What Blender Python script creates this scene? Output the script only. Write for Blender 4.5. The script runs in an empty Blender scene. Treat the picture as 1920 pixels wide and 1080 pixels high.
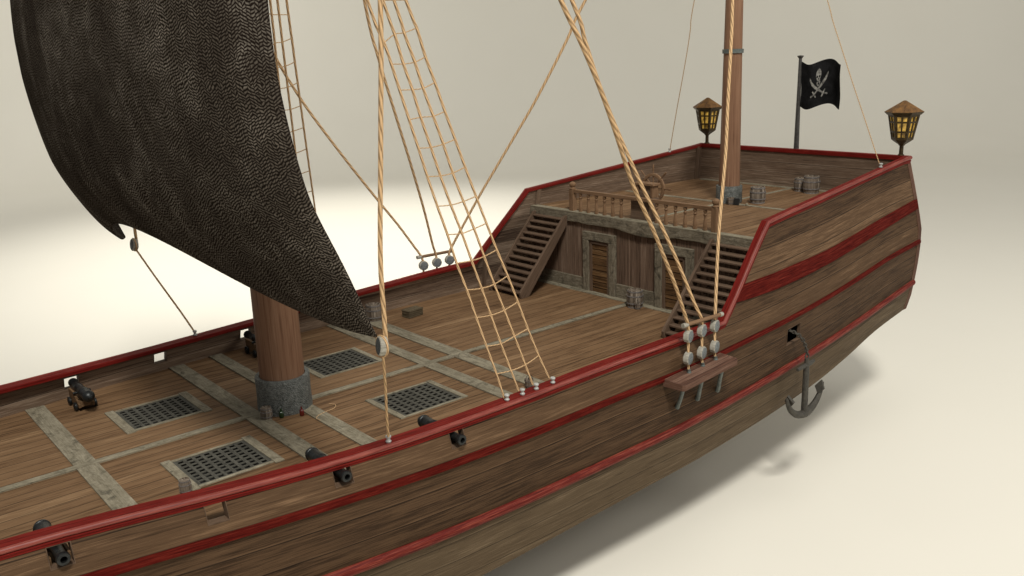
import bpy, bmesh, math, random
from math import sin, cos, pi, radians, floor, sqrt
from mathutils import Vector, Matrix
random.seed(7)
SC = bpy.context.scene
COL = SC.collection

# ------------------------------------------------------------------ helpers
def lerp(a, b, t): return a + (b - a) * t
def interp(x, xs, ys):
    if x <= xs[0]: return ys[0]
    for i in range(1, len(xs)):
        if x <= xs[i]:
            t = (x - xs[i-1]) / (xs[i] - xs[i-1])
            return ys[i-1] + (ys[i] - ys[i-1]) * t
    return ys[-1]
def smooth(x, xs, ys):
    """monotone-ish cubic interpolation through the table"""
    n = len(xs)
    if x <= xs[0]: return ys[0]
    if x >= xs[-1]: return ys[-1]
    i = max(k for k in range(n - 1) if xs[k] <= x)
    def m(k):
        if k == 0: return (ys[1]-ys[0])/(xs[1]-xs[0])
        if k == n-1: return (ys[-1]-ys[-2])/(xs[-1]-xs[-2])
        return (ys[k+1]-ys[k-1])/(xs[k+1]-xs[k-1])
    h = xs[i+1]-xs[i]; t = (x-xs[i])/h
    return ((2*t**3-3*t*t+1)*ys[i] + (t**3-2*t*t+t)*h*m(i) + (-2*t**3+3*t*t)*ys[i+1] + (t**3-t*t)*h*m(i+1))

class MB:
    def __init__(s): s.v = []; s.f = []; s.uv = []; s.sm = []
    def vert(s, p): s.v.append(tuple(p)); return len(s.v) - 1
    def face(s, idx, uv=None, smooth=False):
        s.f.append(tuple(idx)); s.uv.append(uv or [(0, 0)] * len(idx)); s.sm.append(smooth)
    def quad(s, pts, uv=None, smooth=False):
        i = [s.vert(p) for p in pts]; s.face(i, uv, smooth)
    def box(s, a, b, M=None, axis=None):
        (x0, y0, z0), (x1, y1, z1) = a, b
        c = [Vector((x, y, z)) for x in (x0, x1) for y in (y0, y1) for z in (z0, z1)]
        d = [abs(x1-x0), abs(y1-y0), abs(z1-z0)]
        la = axis if axis is not None else d.index(max(d))
        ou, ov = random.random()*20, random.random()*20
        base = len(s.v)
        for p in c: s.v.append(tuple(M @ p) if M else tuple(p))
        for q in ((0,1,3,2), (4,6,7,5), (0,4,5,1), (2,3,7,6), (0,2,6,4), (1,5,7,3)):
            pts = [c[i] for i in q]
            n = (pts[1]-pts[0]).cross(pts[2]-pts[0]); na = max(range(3), key=lambda k: abs(n[k]))
            ax = [k for k in range(3) if k != na]
            if la in ax: u_ = la; v_ = [k for k in ax if k != la][0]
            else: u_, v_ = ax
            s.face([base+i for i in q], [(ou+p[u_], ov+p[v_]+na*1.7) for p in pts])
    def grid(s, rows, uvf=None, closed=False, smooth=True, skip=None):
        """rows: list of lists of points"""
        base = len(s.v); R = len(rows); C = len(rows[0])
        for r in rows:
            for p in r: s.v.append(tuple(p))
        for i in range(R-1):
            for j in range(C if closed else C-1):
                if skip and skip(i, j): continue
                k = (j+1) % C
                idx = [base+i*C+j, base+i*C+k, base+(i+1)*C+k, base+(i+1)*C+j]
                jj = j+1
                uv = [uvf(i, j), uvf(i, jj), uvf(i+1, jj), uvf(i+1, j)] if uvf else None
                s.face(idx, uv, smooth)
    def tube(s, pts, r, seg=8, rr=None, cap=True):
        pts = [Vector(p) for p in pts]; n = len(pts)
        T = [(pts[min(i+1, n-1)]-pts[max(i-1, 0)]).normalized() for i in range(n)]
        a = Vector((0, 0, 1)) if abs(T[0].z) < .9 else Vector((1, 0, 0))
        N = T[0].cross(a).normalized(); rows = []; L = [0.0]
        for i in range(n):
            N = (N - T[i]*N.dot(T[i])).normalized(); B = T[i].cross(N)
            ri = rr[i] if rr else r
            rows.append([pts[i] + (N*cos(2*pi*k/seg)+B*sin(2*pi*k/seg))*ri for k in range(seg)])
            if i: L.append(L[-1] + (pts[i]-pts[i-1]).length)
        base = len(s.v)
        s.grid(rows, lambda i, j: (L[i], j/seg), closed=True)
        if cap:
            s.face([base+k for k in range(seg)][::-1], [(k*.01, 0) for k in range(seg)])
            s.face([base+(n-1)*seg+k for k in range(seg)], [(k*.01, 0) for k in range(seg)])
    def lathe(s, prof, seg=20, M=None, smooth=True, alongv=False, rot=0, capb=True, capt=True):
        """prof: (r, z) pairs from bottom to top"""
        M = M or Matrix(); base = len(s.v); rows = []
        L = [0.0]
        for i in range(1, len(prof)): L.append(L[-1]+math.hypot(prof[i][0]-prof[i-1][0], prof[i][1]-prof[i-1][1]))
        rm = max(p[0] for p in prof)
        for r, z in prof:
            rows.append([M @ Vector((r*cos(rot+2*pi*k/seg), r*sin(rot+2*pi*k/seg), z)) for k in range(seg)])
        s.grid(rows, (lambda i, j: (L[i], 2*pi*rm*j/seg)), closed=True, smooth=smooth)
        if capb and prof[0][0] > 1e-4: s.face([base+k for k in range(seg)][::-1], [(rm*cos(2*pi*k/seg), rm*sin(2*pi*k/seg)) for k in range(seg)][::-1])
        if capt and prof[-1][0] > 1e-4:
            b = base+(len(prof)-1)*seg
            s.face([b+k for k in range(seg)], [(rm*cos(2*pi*k/seg), rm*sin(2*pi*k/seg)) for k in range(seg)])
    def build(s, name, mat, parent=None, bevel=0, solid=0, fix=True, sharp=35, seg=2):
        me = bpy.data.meshes.new(name)
        me.from_pydata(s.v, [], s.f)
        uvl = me.uv_layers.new(name='UVMap')
        k = 0
        for uv in s.uv:
            for q in uv: uvl.data[k].uv = q; k += 1
        for p, sm in zip(me.polygons, s.sm): p.use_smooth = sm
        if fix:
            bm = bmesh.new(); bm.from_mesh(me)
            bmesh.ops.remove_doubles(bm, verts=bm.verts, dist=1e-5)
            bmesh.ops.recalc_face_normals(bm, faces=bm.faces)
            bm.to_mesh(me); bm.free()
        if any(s.sm):
            me.set_sharp_from_angle(angle=radians(sharp))
        me.materials.append(mat)
        o = bpy.data.objects.new(name, me); COL.objects.link(o)
        if parent: o.parent = parent
        if solid:
            m = o.modifiers.new('solid', 'SOLIDIFY'); m.thickness = solid; m.offset = 0
        if bevel:
            m = o.modifiers.new('bevel', 'BEVEL'); m.width = bevel; m.segments = seg; m.limit_method = 'ANGLE'; m.angle_limit = radians(50)
        return o

def tag(o, label=None, cat=None, group=None, kind=None):
    if label: o['label'] = label
    if cat: o['category'] = cat
    if group: o['group'] = group
    if kind: o['kind'] = kind
    return o
def empty(name, loc=(0, 0, 0), rz=0, parent=None):
    o = bpy.data.objects.new(name, None); COL.objects.link(o)
    o.empty_display_size = .2
    o.location = loc; o.rotation_euler = (0, 0, rz)
    if parent: o.parent = parent
    return o
def copy_tree(o, parent=None):
    c = o.copy(); COL.objects.link(c); c.parent = parent
    for ch in list(o.children): copy_tree(ch, c)
    return c
def T(x, y, z): return Matrix.Translation((x, y, z))
def align(d):
    return Vector(d).to_track_quat('Z', 'Y').to_matrix().to_4x4()
def catmull(P, n=4):
    P = [Vector(p) for p in P]; out = []
    for i in range(len(P)-1):
        a = P[max(i-1, 0)]; b = P[i]; c = P[i+1]; d = P[min(i+2, len(P)-1)]
        for k in range(n):
            t = k/n
            out.append(.5*((2*b)+(c-a)*t+(2*a-5*b+4*c-d)*t*t+(3*b-a-3*c+d)*t**3))
    out.append(P[-1]); return out

# ------------------------------------------------------------------ materials
class NT:
    def __init__(s, name):
        s.m = bpy.data.materials.new(name); s.m.use_nodes = True
        s.t = s.m.node_tree; s.b = s.t.nodes['Principled BSDF']
    def n(s, typ, **kw):
        nd = s.t.nodes.new(typ)
        for k, v in kw.items():
            if k.startswith('i_'): 
                key = k[2:].replace('_', ' ')
                s.set(nd.inputs[int(key)] if key.isdigit() else nd.inputs[key], v)
            else: setattr(nd, k, v)
        return nd
    def set(s, sock, v):
        if hasattr(v, 'is_linked') or isinstance(v, bpy.types.NodeSocket): s.t.links.new(v, sock)
        else: sock.default_value = v
    def math(s, op, a, b=None, c=None, clamp=False):
        nd = s.t.nodes.new('ShaderNodeMath'); nd.operation = op; nd.use_clamp = clamp
        for i, v in enumerate((a, b, c)):
            if v is not None: s.set(nd.inputs[i], v)
        return nd.outputs[0]
    def comb(s, x=0., y=0., z=0.):
        nd = s.t.nodes.new('ShaderNodeCombineXYZ')
        for i, v in enumerate((x, y, z)): s.set(nd.inputs[i], v)
        return nd.outputs[0]
    def noise(s, vec, scale=1, detail=4, rough=.6, dist=0, col=False):
        nd = s.t.nodes.new('ShaderNodeTexNoise')
        s.set(nd.inputs['Vector'], vec); nd.inputs['Scale'].default_value = scale
        nd.inputs['Detail'].default_value = detail; nd.inputs['Roughness'].default_value = rough
        nd.inputs['Distortion'].default_value = dist
        return nd.outputs[1 if col else 0]
    def ramp(s, fac, stops):
        nd = s.t.nodes.new('ShaderNodeValToRGB'); s.set(nd.inputs[0], fac)
        e = nd.color_ramp.elements
        while len(e) > 1: e.remove(e[-1])
        e[0].position = stops[0][0]; e[0].color = tuple(stops[0][1])+(1,) if not isinstance(stops[0][1], float) else (stops[0][1],)*3+(1,)
        for p, c in stops[1:]:
            q = e.new(p); q.color = tuple(c)+(1,) if not isinstance(c, float) else (c,)*3+(1,)
        return nd.outputs[0]
    def mix(s, fac, a, b, mode='MIX'):
        nd = s.t.nodes.new('ShaderNodeMix'); nd.data_type = 'RGBA'; nd.blend_type = mode
        s.set(nd.inputs[0], fac)
        for i, v in ((6, a), (7, b)):
            if isinstance(v, tuple) and len(v) == 3: v = v+(1,)
            s.set(nd.inputs[i], v)
        return nd.outputs[2]
    def uv(s):
        nd = s.t.nodes.new('ShaderNodeUVMap'); nd.uv_map = 'UVMap'
        sp = s.t.nodes.new('ShaderNodeSeparateXYZ'); s.t.links.new(nd.outputs[0], sp.inputs[0])
        return sp.outputs[0], sp.outputs[1]
    def obj(s):
        return s.t.nodes.new('ShaderNodeTexCoord').outputs['Object']
    def bump(s, h, strength=.3, dist=.02):
        nd = s.t.nodes.new('ShaderNodeBump'); s.set(nd.inputs['Height'], h)
        nd.inputs['Strength'].default_value = strength; nd.inputs['Distance'].default_value = dist
        s.t.links.new(nd.outputs[0], s.b.inputs['Normal'])
    def out(s, color=None, rough=None, **kw):
        if color is not None:
            if isinstance(color, tuple) and len(color) == 3: color = color+(1,)
            s.set(s.b.inputs['Base Color'], color)
        if rough is not None: s.set(s.b.inputs['Roughness'], rough)
        for k, v in kw.items(): s.set(s.b.inputs[k.replace('_', ' ')], v)
        return s.m

def wood(name, cols, w=None, L=None, seam=.018, rough=.62, gs=(.9, 16), fine=(2.5, 85), bump=.35, var=.35, patch=(.35, 1.6), seamk=.25, light=0., spec=.12, dist=.6, con=1.):
    """cols: dark, mid, light; UV u runs along the grain in metres"""
    m = NT(name); u, v = m.uv()
    idf = None
    if w:
        pv = m.math('DIVIDE', v, w); fl = m.math('FLOOR', pv); fr = m.math('FRACT', pv)
        wn = m.n('ShaderNodeTexWhiteNoise', noise_dimensions='1D'); m.set(wn.inputs['W'], fl)
        rnd = wn.outputs[0]
        if L:
            sh = m.math('MULTIPLY_ADD', rnd, L, u); pu = m.math('DIVIDE', sh, L)
            fu = m.math('FLOOR', pu); fru = m.math('FRACT', pu)
            wn2 = m.n('ShaderNodeTexWhiteNoise', noise_dimensions='2D'); m.set(wn2.inputs['Vector'], m.comb(fl, fu, 0.))
            rnd = wn2.outputs[0]
        off = m.math('MULTIPLY', rnd, 37.)
    else:
        off = 0.
    p1 = m.comb(m.math('MULTIPLY', u, gs[0]), m.math('MULTIPLY', v, gs[1]), off)
    g1 = m.noise(p1, 1, 5, .62, dist)
    g2 = m.noise(m.comb(m.math('MULTIPLY', u, fine[0]), m.math('MULTIPLY', v, fine[1]), off), 1, 3, .6, .2)
    g3 = m.noise(m.comb(m.math('MULTIPLY', u, patch[0]), m.math('MULTIPLY', v, patch[1]), off), 1, 3, .55, .5)
    s = m.math('ADD', m.math('MULTIPLY', g1, .42), m.math('MULTIPLY', g2, .34))
    s = m.math('ADD', s, m.math('MULTIPLY', g3, .24))
    if w: s = m.math('ADD', s, m.math('MULTIPLY', m.math('SUBTRACT', rnd, .5), .16*var/.35))
    c = m.ramp(s, [(.507-.137/con, cols[0]), (.507-.022/con, cols[1]), (.507+.023/con, cols[1]), (.507+.133/con, cols[2])])
    # hairline cracks that follow the grain
    g4 = m.noise(m.comb(m.math('MULTIPLY', u, .55), m.math('MULTIPLY', v, gs[1]*1.9), m.math('ADD', off, 9.)), 1, 2, .5, .3)
    cr = m.ramp(g4, [(.28, .45), (.36, 1.)])
    c = m.mix(1., c, cr, 'MULTIPLY')
    h = m.math('ADD', m.math('MULTIPLY', g1, .5), m.math('MULTIPLY', g2, .5))
    if w:
        e = m.math('MINIMUM', fr, m.math('SUBTRACT', 1., fr)); e = m.math('MULTIPLY', e, w)
        if L:
            e2 = m.math('MULTIPLY', m.math('MINIMUM', fru, m.math('SUBTRACT', 1., fru)), L)
            e = m.math('MINIMUM', e, e2)
        sm = m.math('SMOOTH_MIN', m.math('DIVIDE', e, seam), 1., .2)
        k = m.math('MULTIPLY_ADD', sm, 1-seamk, seamk, clamp=True)
        c = m.mix(1., c, m.comb(k, k, k), 'MULTIPLY')
        if light:
            # a paler lip on every plank just above its seam
            lp = m.math('SUBTRACT', 1., m.math('DIVIDE', m.math('ABSOLUTE', m.math('SUBTRACT', m.math('MULTIPLY', fr, w), seam*1.7)), seam*1.1), clamp=True)
            lp = m.math('MULTIPLY', lp, m.math('MULTIPLY', g3, light*1.6))
            c = m.mix(lp, c, cols[2])
        h = m.math('ADD', h, m.math('MULTIPLY', k, 1.5))
    m.bump(h, bump, .02)
    return m.out(c, m.ramp(g1, [(.3, min(1., rough+.12)), (.7, rough)]), Specular_IOR_Level=spec)

M_HULL = wood('hull planking', [(.030, .016, .008), (.084, .0475, .0245), (.18, .109, .060)], w=.56, seam=.018, gs=(.9, 34), fine=(1.8, 95), bump=.4, seamk=.2, light=.4, patch=(.5, 5.), dist=.35, con=.95)
M_BELOW = wood('weathered underbody planking', [(.036, .023, .013), (.093, .064, .037), (.17, .123, .076)], w=.5, seam=.018, gs=(.9, 30), fine=(1.8, 95), bump=.35, seamk=.4, light=.3, patch=(.25, 2.2))
M_BUL = wood('bulwark planking', [(.055, .034, .024), (.165, .112, .076), (.34, .255, .185)], w=.42, seam=.014, gs=(.45, 22), bump=.5, seamk=.3, light=.7)
M_DECK = wood('deck planking', [(.070, .036, .017), (.175, .102, .052), (.29, .185, .10)], w=.34, seam=.02, gs=(.8, 13), fine=(1.6, 55), bump=.2, seamk=.2, patch=(.8, 5.), con=.85, var=.3, rough=.6)
M_CABIN = wood('cabin planking', [(.06, .037, .025), (.15, .097, .066), (.26, .182, .13)], w=.30, seam=.012, gs=(.6, 12), bump=.4, seamk=.35, light=.3)
M_DOOR = wood('door planking', [(.03, .015, .007), (.13, .07, .03), (.27, .16, .075)], w=.27, seam=.03, gs=(1.2, 20), bump=.8, seamk=.25, light=.4)
M_STEP = wood('stair wood', [(.05, .031, .02), (.125, .082, .055), (.22, .152, .105)], gs=(1., 20), bump=.4)
M_RAILW = wood('turned railing wood', [(.095, .05, .026), (.19, .112, .062), (.30, .19, .115)], gs=(1.5, 22), bump=.2, rough=.5)
M_MAST = wood('mast wood', [(.11, .052, .03), (.22, .12, .071), (.34, .21, .135)], gs=(.3, 11), fine=(.7, 50), bump=.15, rough=.5, patch=(.3, 1.2))
M_BENCH = wood('reddish shelf wood', [(.055, .026, .018), (.12, .062, .042), (.21, .13, .095)], w=.14, seam=.008, gs=(.8, 20), bump=.4)
M_CASK = wood('barrel staves', [(.06, .045, .032), (.165, .13, .098), (.33, .28, .225)], w=.065, seam=.006, gs=(2.5, 24), bump=.4, seamk=.45)
M_GUN = wood('gun carriage wood', [(.06, .034, .018), (.14, .082, .042), (.24, .15, .08)], gs=(2, 30), bump=.3)
M_PORT = wood('port lining wood', [(.06, .038, .024), (.12, .077, .05), (.2, .14, .095)], gs=(2, 22), bump=.2)

def stone(name, c0, c1, c2, stretch=(1.2, 5), stain=.5, bump=.6, rough=.8):
    m = NT(name); u, v = m.uv()
    p = m.comb(m.math('MULTIPLY', u, stretch[0]), m.math('MULTIPLY', v, stretch[1]), 0.)
    a = m.noise(p, 1, 7, .7, .6); b = m.noise(m.comb(u, v, 3.), 5.5, 6, .75, 1.2)
    c = m.noise(m.comb(m.math('MULTIPLY', u, 3.), m.math('MULTIPLY', v, 40.), 1.), 1, 3, .6, .4)
    s = m.math('ADD', m.math('MULTIPLY', a, .45), m.math('MULTIPLY', b, .3)); s = m.math('ADD', s, m.math('MULTIPLY', c, .25))
    col = m.ramp(s, [(.36, c0), (.5, c1), (.66, c2)])
    st = m.noise(m.comb(u, v, 11.), 2.2, 5, .7, 1.5)
    k = m.ramp(st, [(.30, 1-stain), (.46, 1.)])
    col = m.mix(1., col, k, 'MULTIPLY')
    m.bump(s, bump, .04)
    return m.out(col, rough, Specular_IOR_Level=.2)
M_BEAM = stone('weathered pale timber', (.085, .073, .048), (.21, .184, .13), (.34, .305, .225), stain=.6, bump=.35)
M_TRIM = stone('rough grey green timber', (.05, .042, .03), (.17, .143, .10), (.33, .29, .215), stretch=(2.5, 9), stain=.6, bump=1.)

def red(name, c0, c1, c2, rough=.36, spec=.45):
    m = NT(name); u, v = m.uv()
    a = m.noise(m.comb(m.math('MULTIPLY', u, .9), m.math('MULTIPLY', v, 26.), 0.), 1, 5, .65, .7)
    b = m.noise(m.comb(m.math('MULTIPLY', u, 3.), m.math('MULTIPLY', v, 110.), 2.), 1, 3, .6)
    s = m.math('ADD', m.math('MULTIPLY', a, .6), m.math('MULTIPLY', b, .4))
    c = m.ramp(s, [(.36, c0), (.5, c1), (.66, c2)])
    ch = m.noise(m.comb(m.math('MULTIPLY', u, 2.2), m.math('MULTIPLY', v, 30.), 5.), 1, 6, .8)
    c = m.mix(m.ramp(ch, [(.70, 0.), (.76, .65)]), c, (.34, .2, .13))
    m.bump(s, .25, .012)
    return m.out(c, m.ramp(a, [(.35, rough+.15), (.65, rough)]), Specular_IOR_Level=spec)
M_RED = red('red painted rail', (.05, .0035, .0025), (.130, .0075, .005), (.20, .018, .012), rough=.55, spec=.1)
M_ROLL = red('highlight red rounded moulding', (.08, .007, .005), (.185, .03, .021), (.31, .09, .062), rough=.36, spec=.35)  # paler pinkish red paints a highlight onto the rounded rail edge
M_WALE = red('dark red wale', (.022, .002, .0015), (.074, .0055, .0035), (.15, .02, .012), rough=.65, spec=.05)
M_WALE2 = red('chipped red half round wale', (.045, .0035, .0025), (.115, .010, .006), (.27, .07, .042), rough=.5, spec=.18)

def metal(name, c0, c1, scale=6, rough=.5, metallic=.6, bump=.5, vor=True):
    m = NT(name); p = m.obj()
    a = m.noise(p, scale, 7, .7, 1.2)
    c = m.ramp(a, [(.35, c0), (.65, c1)])
    h = a
    if vor:
        w1 = m.n('ShaderNodeTexWave', wave_type='BANDS'); m.set(w1.inputs['Vector'], p)
        w1.bands_direction = 'DIAGONAL'; w1.inputs['Scale'].default_value = scale*1.3; w1.inputs['Distortion'].default_value = 16; w1.inputs['Detail'].default_value = 5; w1.inputs['Detail Scale'].default_value = 1.6
        h = m.math('ADD', a, m.math('MULTIPLY', w1.outputs['Fac'], .5))
        c = m.mix(.22, c, m.ramp(w1.outputs['Fac'], [(.1, tuple(k*.45 for k in c0)), (.8, tuple(min(1, k*1.4) for k in c1))]))
    m.bump(h, bump, .03)
    return m.out(c, rough, Metallic=metallic)
M_COLLAR = metal('wrinkled grey lead collar', (.06, .066, .06), (.20, .21, .195), 5, .6, .25, .8)
M_IRON = metal('black cast iron', (.010, .011, .011), (.032, .034, .034), 9, .38, .6, .25, False)
M_ANCHOR = metal('rusty dark iron', (.03, .027, .022), (.075, .067, .052), 7, .7, .2, .6, False)
M_BRKT = metal('grey green iron bracket', (.07, .085, .08), (.15, .17, .155), 8, .55, .3, .4, False)
M_DISC = metal('grey deadeye disc', (.10, .115, .118), (.28, .30, .30), 9, .65, .1, .9)
M_BLOCK = metal('dark block cheek', (.02, .024, .024), (.06, .066, .064), 9, .6, .1, .5, False)
M_DRIM = stone('pale deadeye rim', (.16, .15, .12), (.33, .31, .26), (.5, .48, .41), stretch=(4, 14), stain=.3, bump=.5)
M_CLEAT = metal('pale grey cleat', (.28, .28, .26), (.5, .5, .47), 12, .5, .1, .3, False)
M_HOOP = metal('barrel hoop', (.14, .13, .125), (.32, .30, .29), 14, .5, .5, .3, False)
M_GRATE = stone('dark grey grating wood', (.03, .028, .022), (.066, .063, .051), (.115, .11, .092), stretch=(2, 20), stain=.4, bump=.4)
M_POLE = metal('dark grey pole', (.035, .033, .031), (.08, .076, .07), 6, .5, .3, .2, False)
M_BRASSY = metal('aged bronze cage', (.015, .009, .004), (.075, .048, .014), 10, .55, .5, .4, False)
M_ROOF = metal('rusty orange roof', (.06, .026, .008), (.26, .125, .03), 5, .6, .3, .6, False)
M_DARK = NT('dark hold').out((.008, .007, .006), .9)  # near-black tone, the hold's shade put into colour; also colours the book

def rope(name, c0, c1, pitch, strands=2, bump=.9):
    m = NT(name); u, v = m.uv()
    ph = m.math('ADD', m.math('DIVIDE', u, pitch), m.math('MULTIPLY', v, float(strands)))
    w = m.math('MULTIPLY_ADD', m.math('SINE', m.math('MULTIPLY', ph, 2*pi)), .5, .5)
    n = m.noise(m.comb(m.math('MULTIPLY', u, 8.), m.math('MULTIPLY', v, 6.), 0.), 1, 4, .7)
    f = m.math('MULTIPLY_ADD', n, .5, m.math('MULTIPLY', w, .75))
    c = m.ramp(f, [(.15, c0), (.42, c1), (.95, tuple(min(1, k*1.35) for k in c1))])
    m.bump(w, bump, .02)
    return m.out(c, .75, Specular_IOR_Level=.15)
M_ROPE = rope('hemp rope', (.16, .09, .042), (.47, .31, .165), .30, 3, .5)
M_ROPES = rope('thin hemp line', (.18, .105, .05), (.46, .305, .165), .10, 2, .4)

def sailcloth():
    m = NT('coarse black woven sailcloth'); u, v = m.uv()
    wob = m.noise(m.comb(u, v, 0.), 7., 2, .5, 0, col=True)
    sp = m.n('ShaderNodeSeparateXYZ'); m.set(sp.inputs[0], wob)
    uu = m.math('MULTIPLY_ADD', sp.outputs[0], .09, u); vv = m.math('MULTIPLY_ADD', sp.outputs[1], .09, v)
    cu = m.math('DIVIDE', uu, .062); col = m.math('FLOOR', cu); fx = m.math('FRACT', cu)
    wc = m.n('ShaderNodeTexWhiteNoise', noise_dimensions='1D'); m.set(wc.inputs['W'], col)
    r0 = m.math('FLOOR', m.math('ADD', m.math('DIVIDE', vv, .31), m.math('MULTIPLY', wc.outputs[0], 7.)))
    wd = m.n('ShaderNodeTexWhiteNoise', noise_dimensions='2D'); m.set(wd.inputs['Vector'], m.comb(col, r0, 0.))
    par = m.math('MULTIPLY_ADD', m.math('GREATER_THAN', wd.outputs[0], .35), 1.5, -.75)
    ph = m.math('ADD', m.math('DIVIDE', vv, .055), m.math('MULTIPLY', par, fx))
    ph = m.math('ADD', ph, m.math('MULTIPLY', wc.outputs[0], 5.))
    row = m.math('FLOOR', ph); fy = m.math('FRACT', ph)
    dy = m.math('ABSOLUTE', m.math('SUBTRACT', fy, .5)); dx = m.math('ABSOLUTE', m.math('SUBTRACT', fx, .5))
    a = m.math('SUBTRACT', 1., m.math('MULTIPLY', dy, 3.1), clamp=True)
    a = m.math('POWER', a, .7)
    b = m.math('SUBTRACT', 1., m.math('POWER', m.math('MULTIPLY', dx, 2.), 4.))
    wn = m.n('ShaderNodeTexWhiteNoise', noise_dimensions='2D'); m.set(wn.inputs['Vector'], m.comb(col, row, 0.))
    k = m.math('MULTIPLY', m.math('MULTIPLY', a, b), m.math('MULTIPLY_ADD', wn.outputs[0], .35, .65), clamp=True)
    big = m.noise(m.comb(m.math('MULTIPLY', u, .55), m.math('MULTIPLY', v, .25), 0.), 1, 6, .7, .8)
    sc = m.noise(m.comb(m.math('MULTIPLY', u, 1.6), m.math('MULTIPLY', v, 1.2), 4.), 1, 6, .75, .3)
    lit = m.ramp(m.math('ADD', m.math('MULTIPLY', big, .55), m.math('MULTIPLY', sc, .45)), [(.36, (.060, .048, .038)), (.50, (.130, .110, .088)), (.66, (.34, .30, .25))])
    c = m.mix(k, (.012, .009, .007), lit)
    m.bump(k, .06, .01)
    return m.out(c, 1., Specular_IOR_Level=0.)
M_SAIL = sailcloth()

def flagcloth():
    m = NT('worn black flag cloth'); p = m.obj(); u, v = m.uv()
    a = m.noise(m.comb(u, v, 0.), 3.5, 6, .7, .5)
    c = m.ramp(a, [(.4, (.006, .006, .006)), (.62, (.014, .014, .015)), (.8, (.04, .038, .036))])
    c = m.mix(m.ramp(m.math('ADD', m.math('MULTIPLY', a, .5), v), [(1.02, 0.), (1.35, .8)]), c, (.035, .018, .007))
    return m.out(c, .9, Specular_IOR_Level=.08)
M_FLAG = flagcloth()
mm = NT('faded white paint'); M_EMB = mm.out(mm.ramp(mm.noise(mm.obj(), 9, 5, .7), [(.35, (.05, .048, .043)), (.65, (.30, .29, .26))]), .8)
mm = NT('dark green bottle glass'); M_GGREEN = mm.out((.012, .035, .010), .12, Specular_IOR_Level=.7)
mm = NT('dark red bottle glass'); M_GRED = mm.out((.10, .008, .006), .12, Specular_IOR_Level=.7)
mm = NT('glowing amber pane'); f_ = mm.noise(mm.obj(), 3.5, 3, .6)
M_PANE = mm.out(mm.ramp(f_, [(.3, (.12, .07, .015)), (.7, (.5, .32, .07))]), .3, Emission_Color=mm.ramp(f_, [(.38, (.10, .05, .004)), (.62, (1., .60, .10))]), Emission_Strength=.36)
mm = NT('seamless studio backdrop'); M_BACK = mm.out(mm.mix(mm.ramp(mm.noise(mm.obj(), .12, 3, .5), [(.3, 0.), (.7, 1.)]), (.795, .765, .675), (.81, .78, .69)), .9, Specular_IOR_Level=.1)
mm = NT('crate wood'); M_CRATE = wood('crate planks', [(.05, .038, .022), (.11, .085, .052), (.18, .145, .095)], w=.09, seam=.012, gs=(3, 24), bump=.5)

# ------------------------------------------------------------------ ship lines
XS = [-15.5, -14.5, -12.5, -10.5, -9, -6, -3, 0, 3, 6, 9, 10.4, 12.78, 16, 19, 22.45]
YRAIL = [.12, 1.15, 2.75, 3.7, 4.1, 4.42, 4.9, 5.265, 5.43, 5.515, 5.64, 5.6, 5.27, 5.06, 4.86, 4.63]
YK = [.14, 1.35, 3.0, 3.95, 4.3, 4.6, 5.05, 5.41, 5.58, 5.68, 5.77, 5.76, 5.7, 5.5, 5.3, 5.03]
ZRX = [-16, -12, -9, -6, -4.5, -3, -1.5, 0, 1.5, 3, 4.5, 6, 7.5, 9, 10.38]
ZRZ = [1.9, 1.15, .90, .835, .80, .77, .757, .774, .811, .86, .915, .97, 1.018, 1.058, 1.08]
def Yr(x): return smooth(x, XS, YRAIL)
def Yk(x): return smooth(x, XS, YK)
def Zr(x):
    if x <= 10.38: return smooth(x, ZRX, ZRZ)
    if x <= 12.78: return lerp(1.08, 3.474, (x-10.38)/2.4)
    return lerp(3.474, 4.35, (x-12.78)/(22.45-12.78))
WX = [-16, -10, -4, 0, 2, 4, 6, 8, 10, 12, 14, 16, 18, 20, 22.45]
W1 = [.55, .12, .03, .04, .06, .115, .19, .25, .345, .465, .575, .71, .91, 1.15, 1.32]
W2 = [-.9, -1.42, -1.55, -1.54, -1.53, -1.49, -1.43, -1.35, -1.23, -1.10, -.98, -.85, -.68, -.47, -.2]
SZ = [-2.4, -3.2, -3.25, -3.22, -3.17, -3.05, -2.93, -2.81, -2.70, -2.57, -2.44, -2.28, -1.98, -1.60, -1.34]
def w1(x): return smooth(x, WX, W1)
def w2(x): return smooth(x, WX, W2)
def sz(x): return smooth(x, WX, SZ)
ZK_OFF = ([-16, 9, 13, 22.45], [.05, .08, .22, .38])
def zk(x): return w1(x) + interp(x, *ZK_OFF)
def yh(x, z):
    zr, k, b, s = Zr(x), zk(x), w2(x), sz(x)
    if z >= k:
        t = min(1, (z-k)/max(.05, zr-k)); return lerp(Yk(x), Yr(x)-.07, t**1.15)
    if z >= b:
        t = (k-z)/(k-b); return Yk(x) + .035*sin(pi*t) - .07*t
    if z >= s:
        t = (b-z)/(b-s); return Yk(x)-.07-.16*t**1.8
    kz = keel(x); t = min(1, (s-z)/max(.01, s-kz)); return max(.12, (Yk(x)-.23)*(1-t))
def keel(x): return lerp(sz(x)-1.6, sz(x)-.25, max(0, (x-12)/10.45)**1.5) if x > 12 else sz(x)-1.6 if x > -11 else lerp(sz(x)-1.6, -1.8, (-11-x)/4.5)
RAKEX = ([-5, -1.34, -.17, 1.05, 1.7, 2.75, 4.36], [.1, .2, .35, .40, .40, .25, 0.])
def rake(x, z):
    t = max(0, min(1, (x-17)/(22.45-17))); return x + t*t*interp(z, *RAKEX)
def HP(x, z, side, dy=0): return Vector((rake(x, z), side*(yh(x, z)+dy), z))

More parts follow.
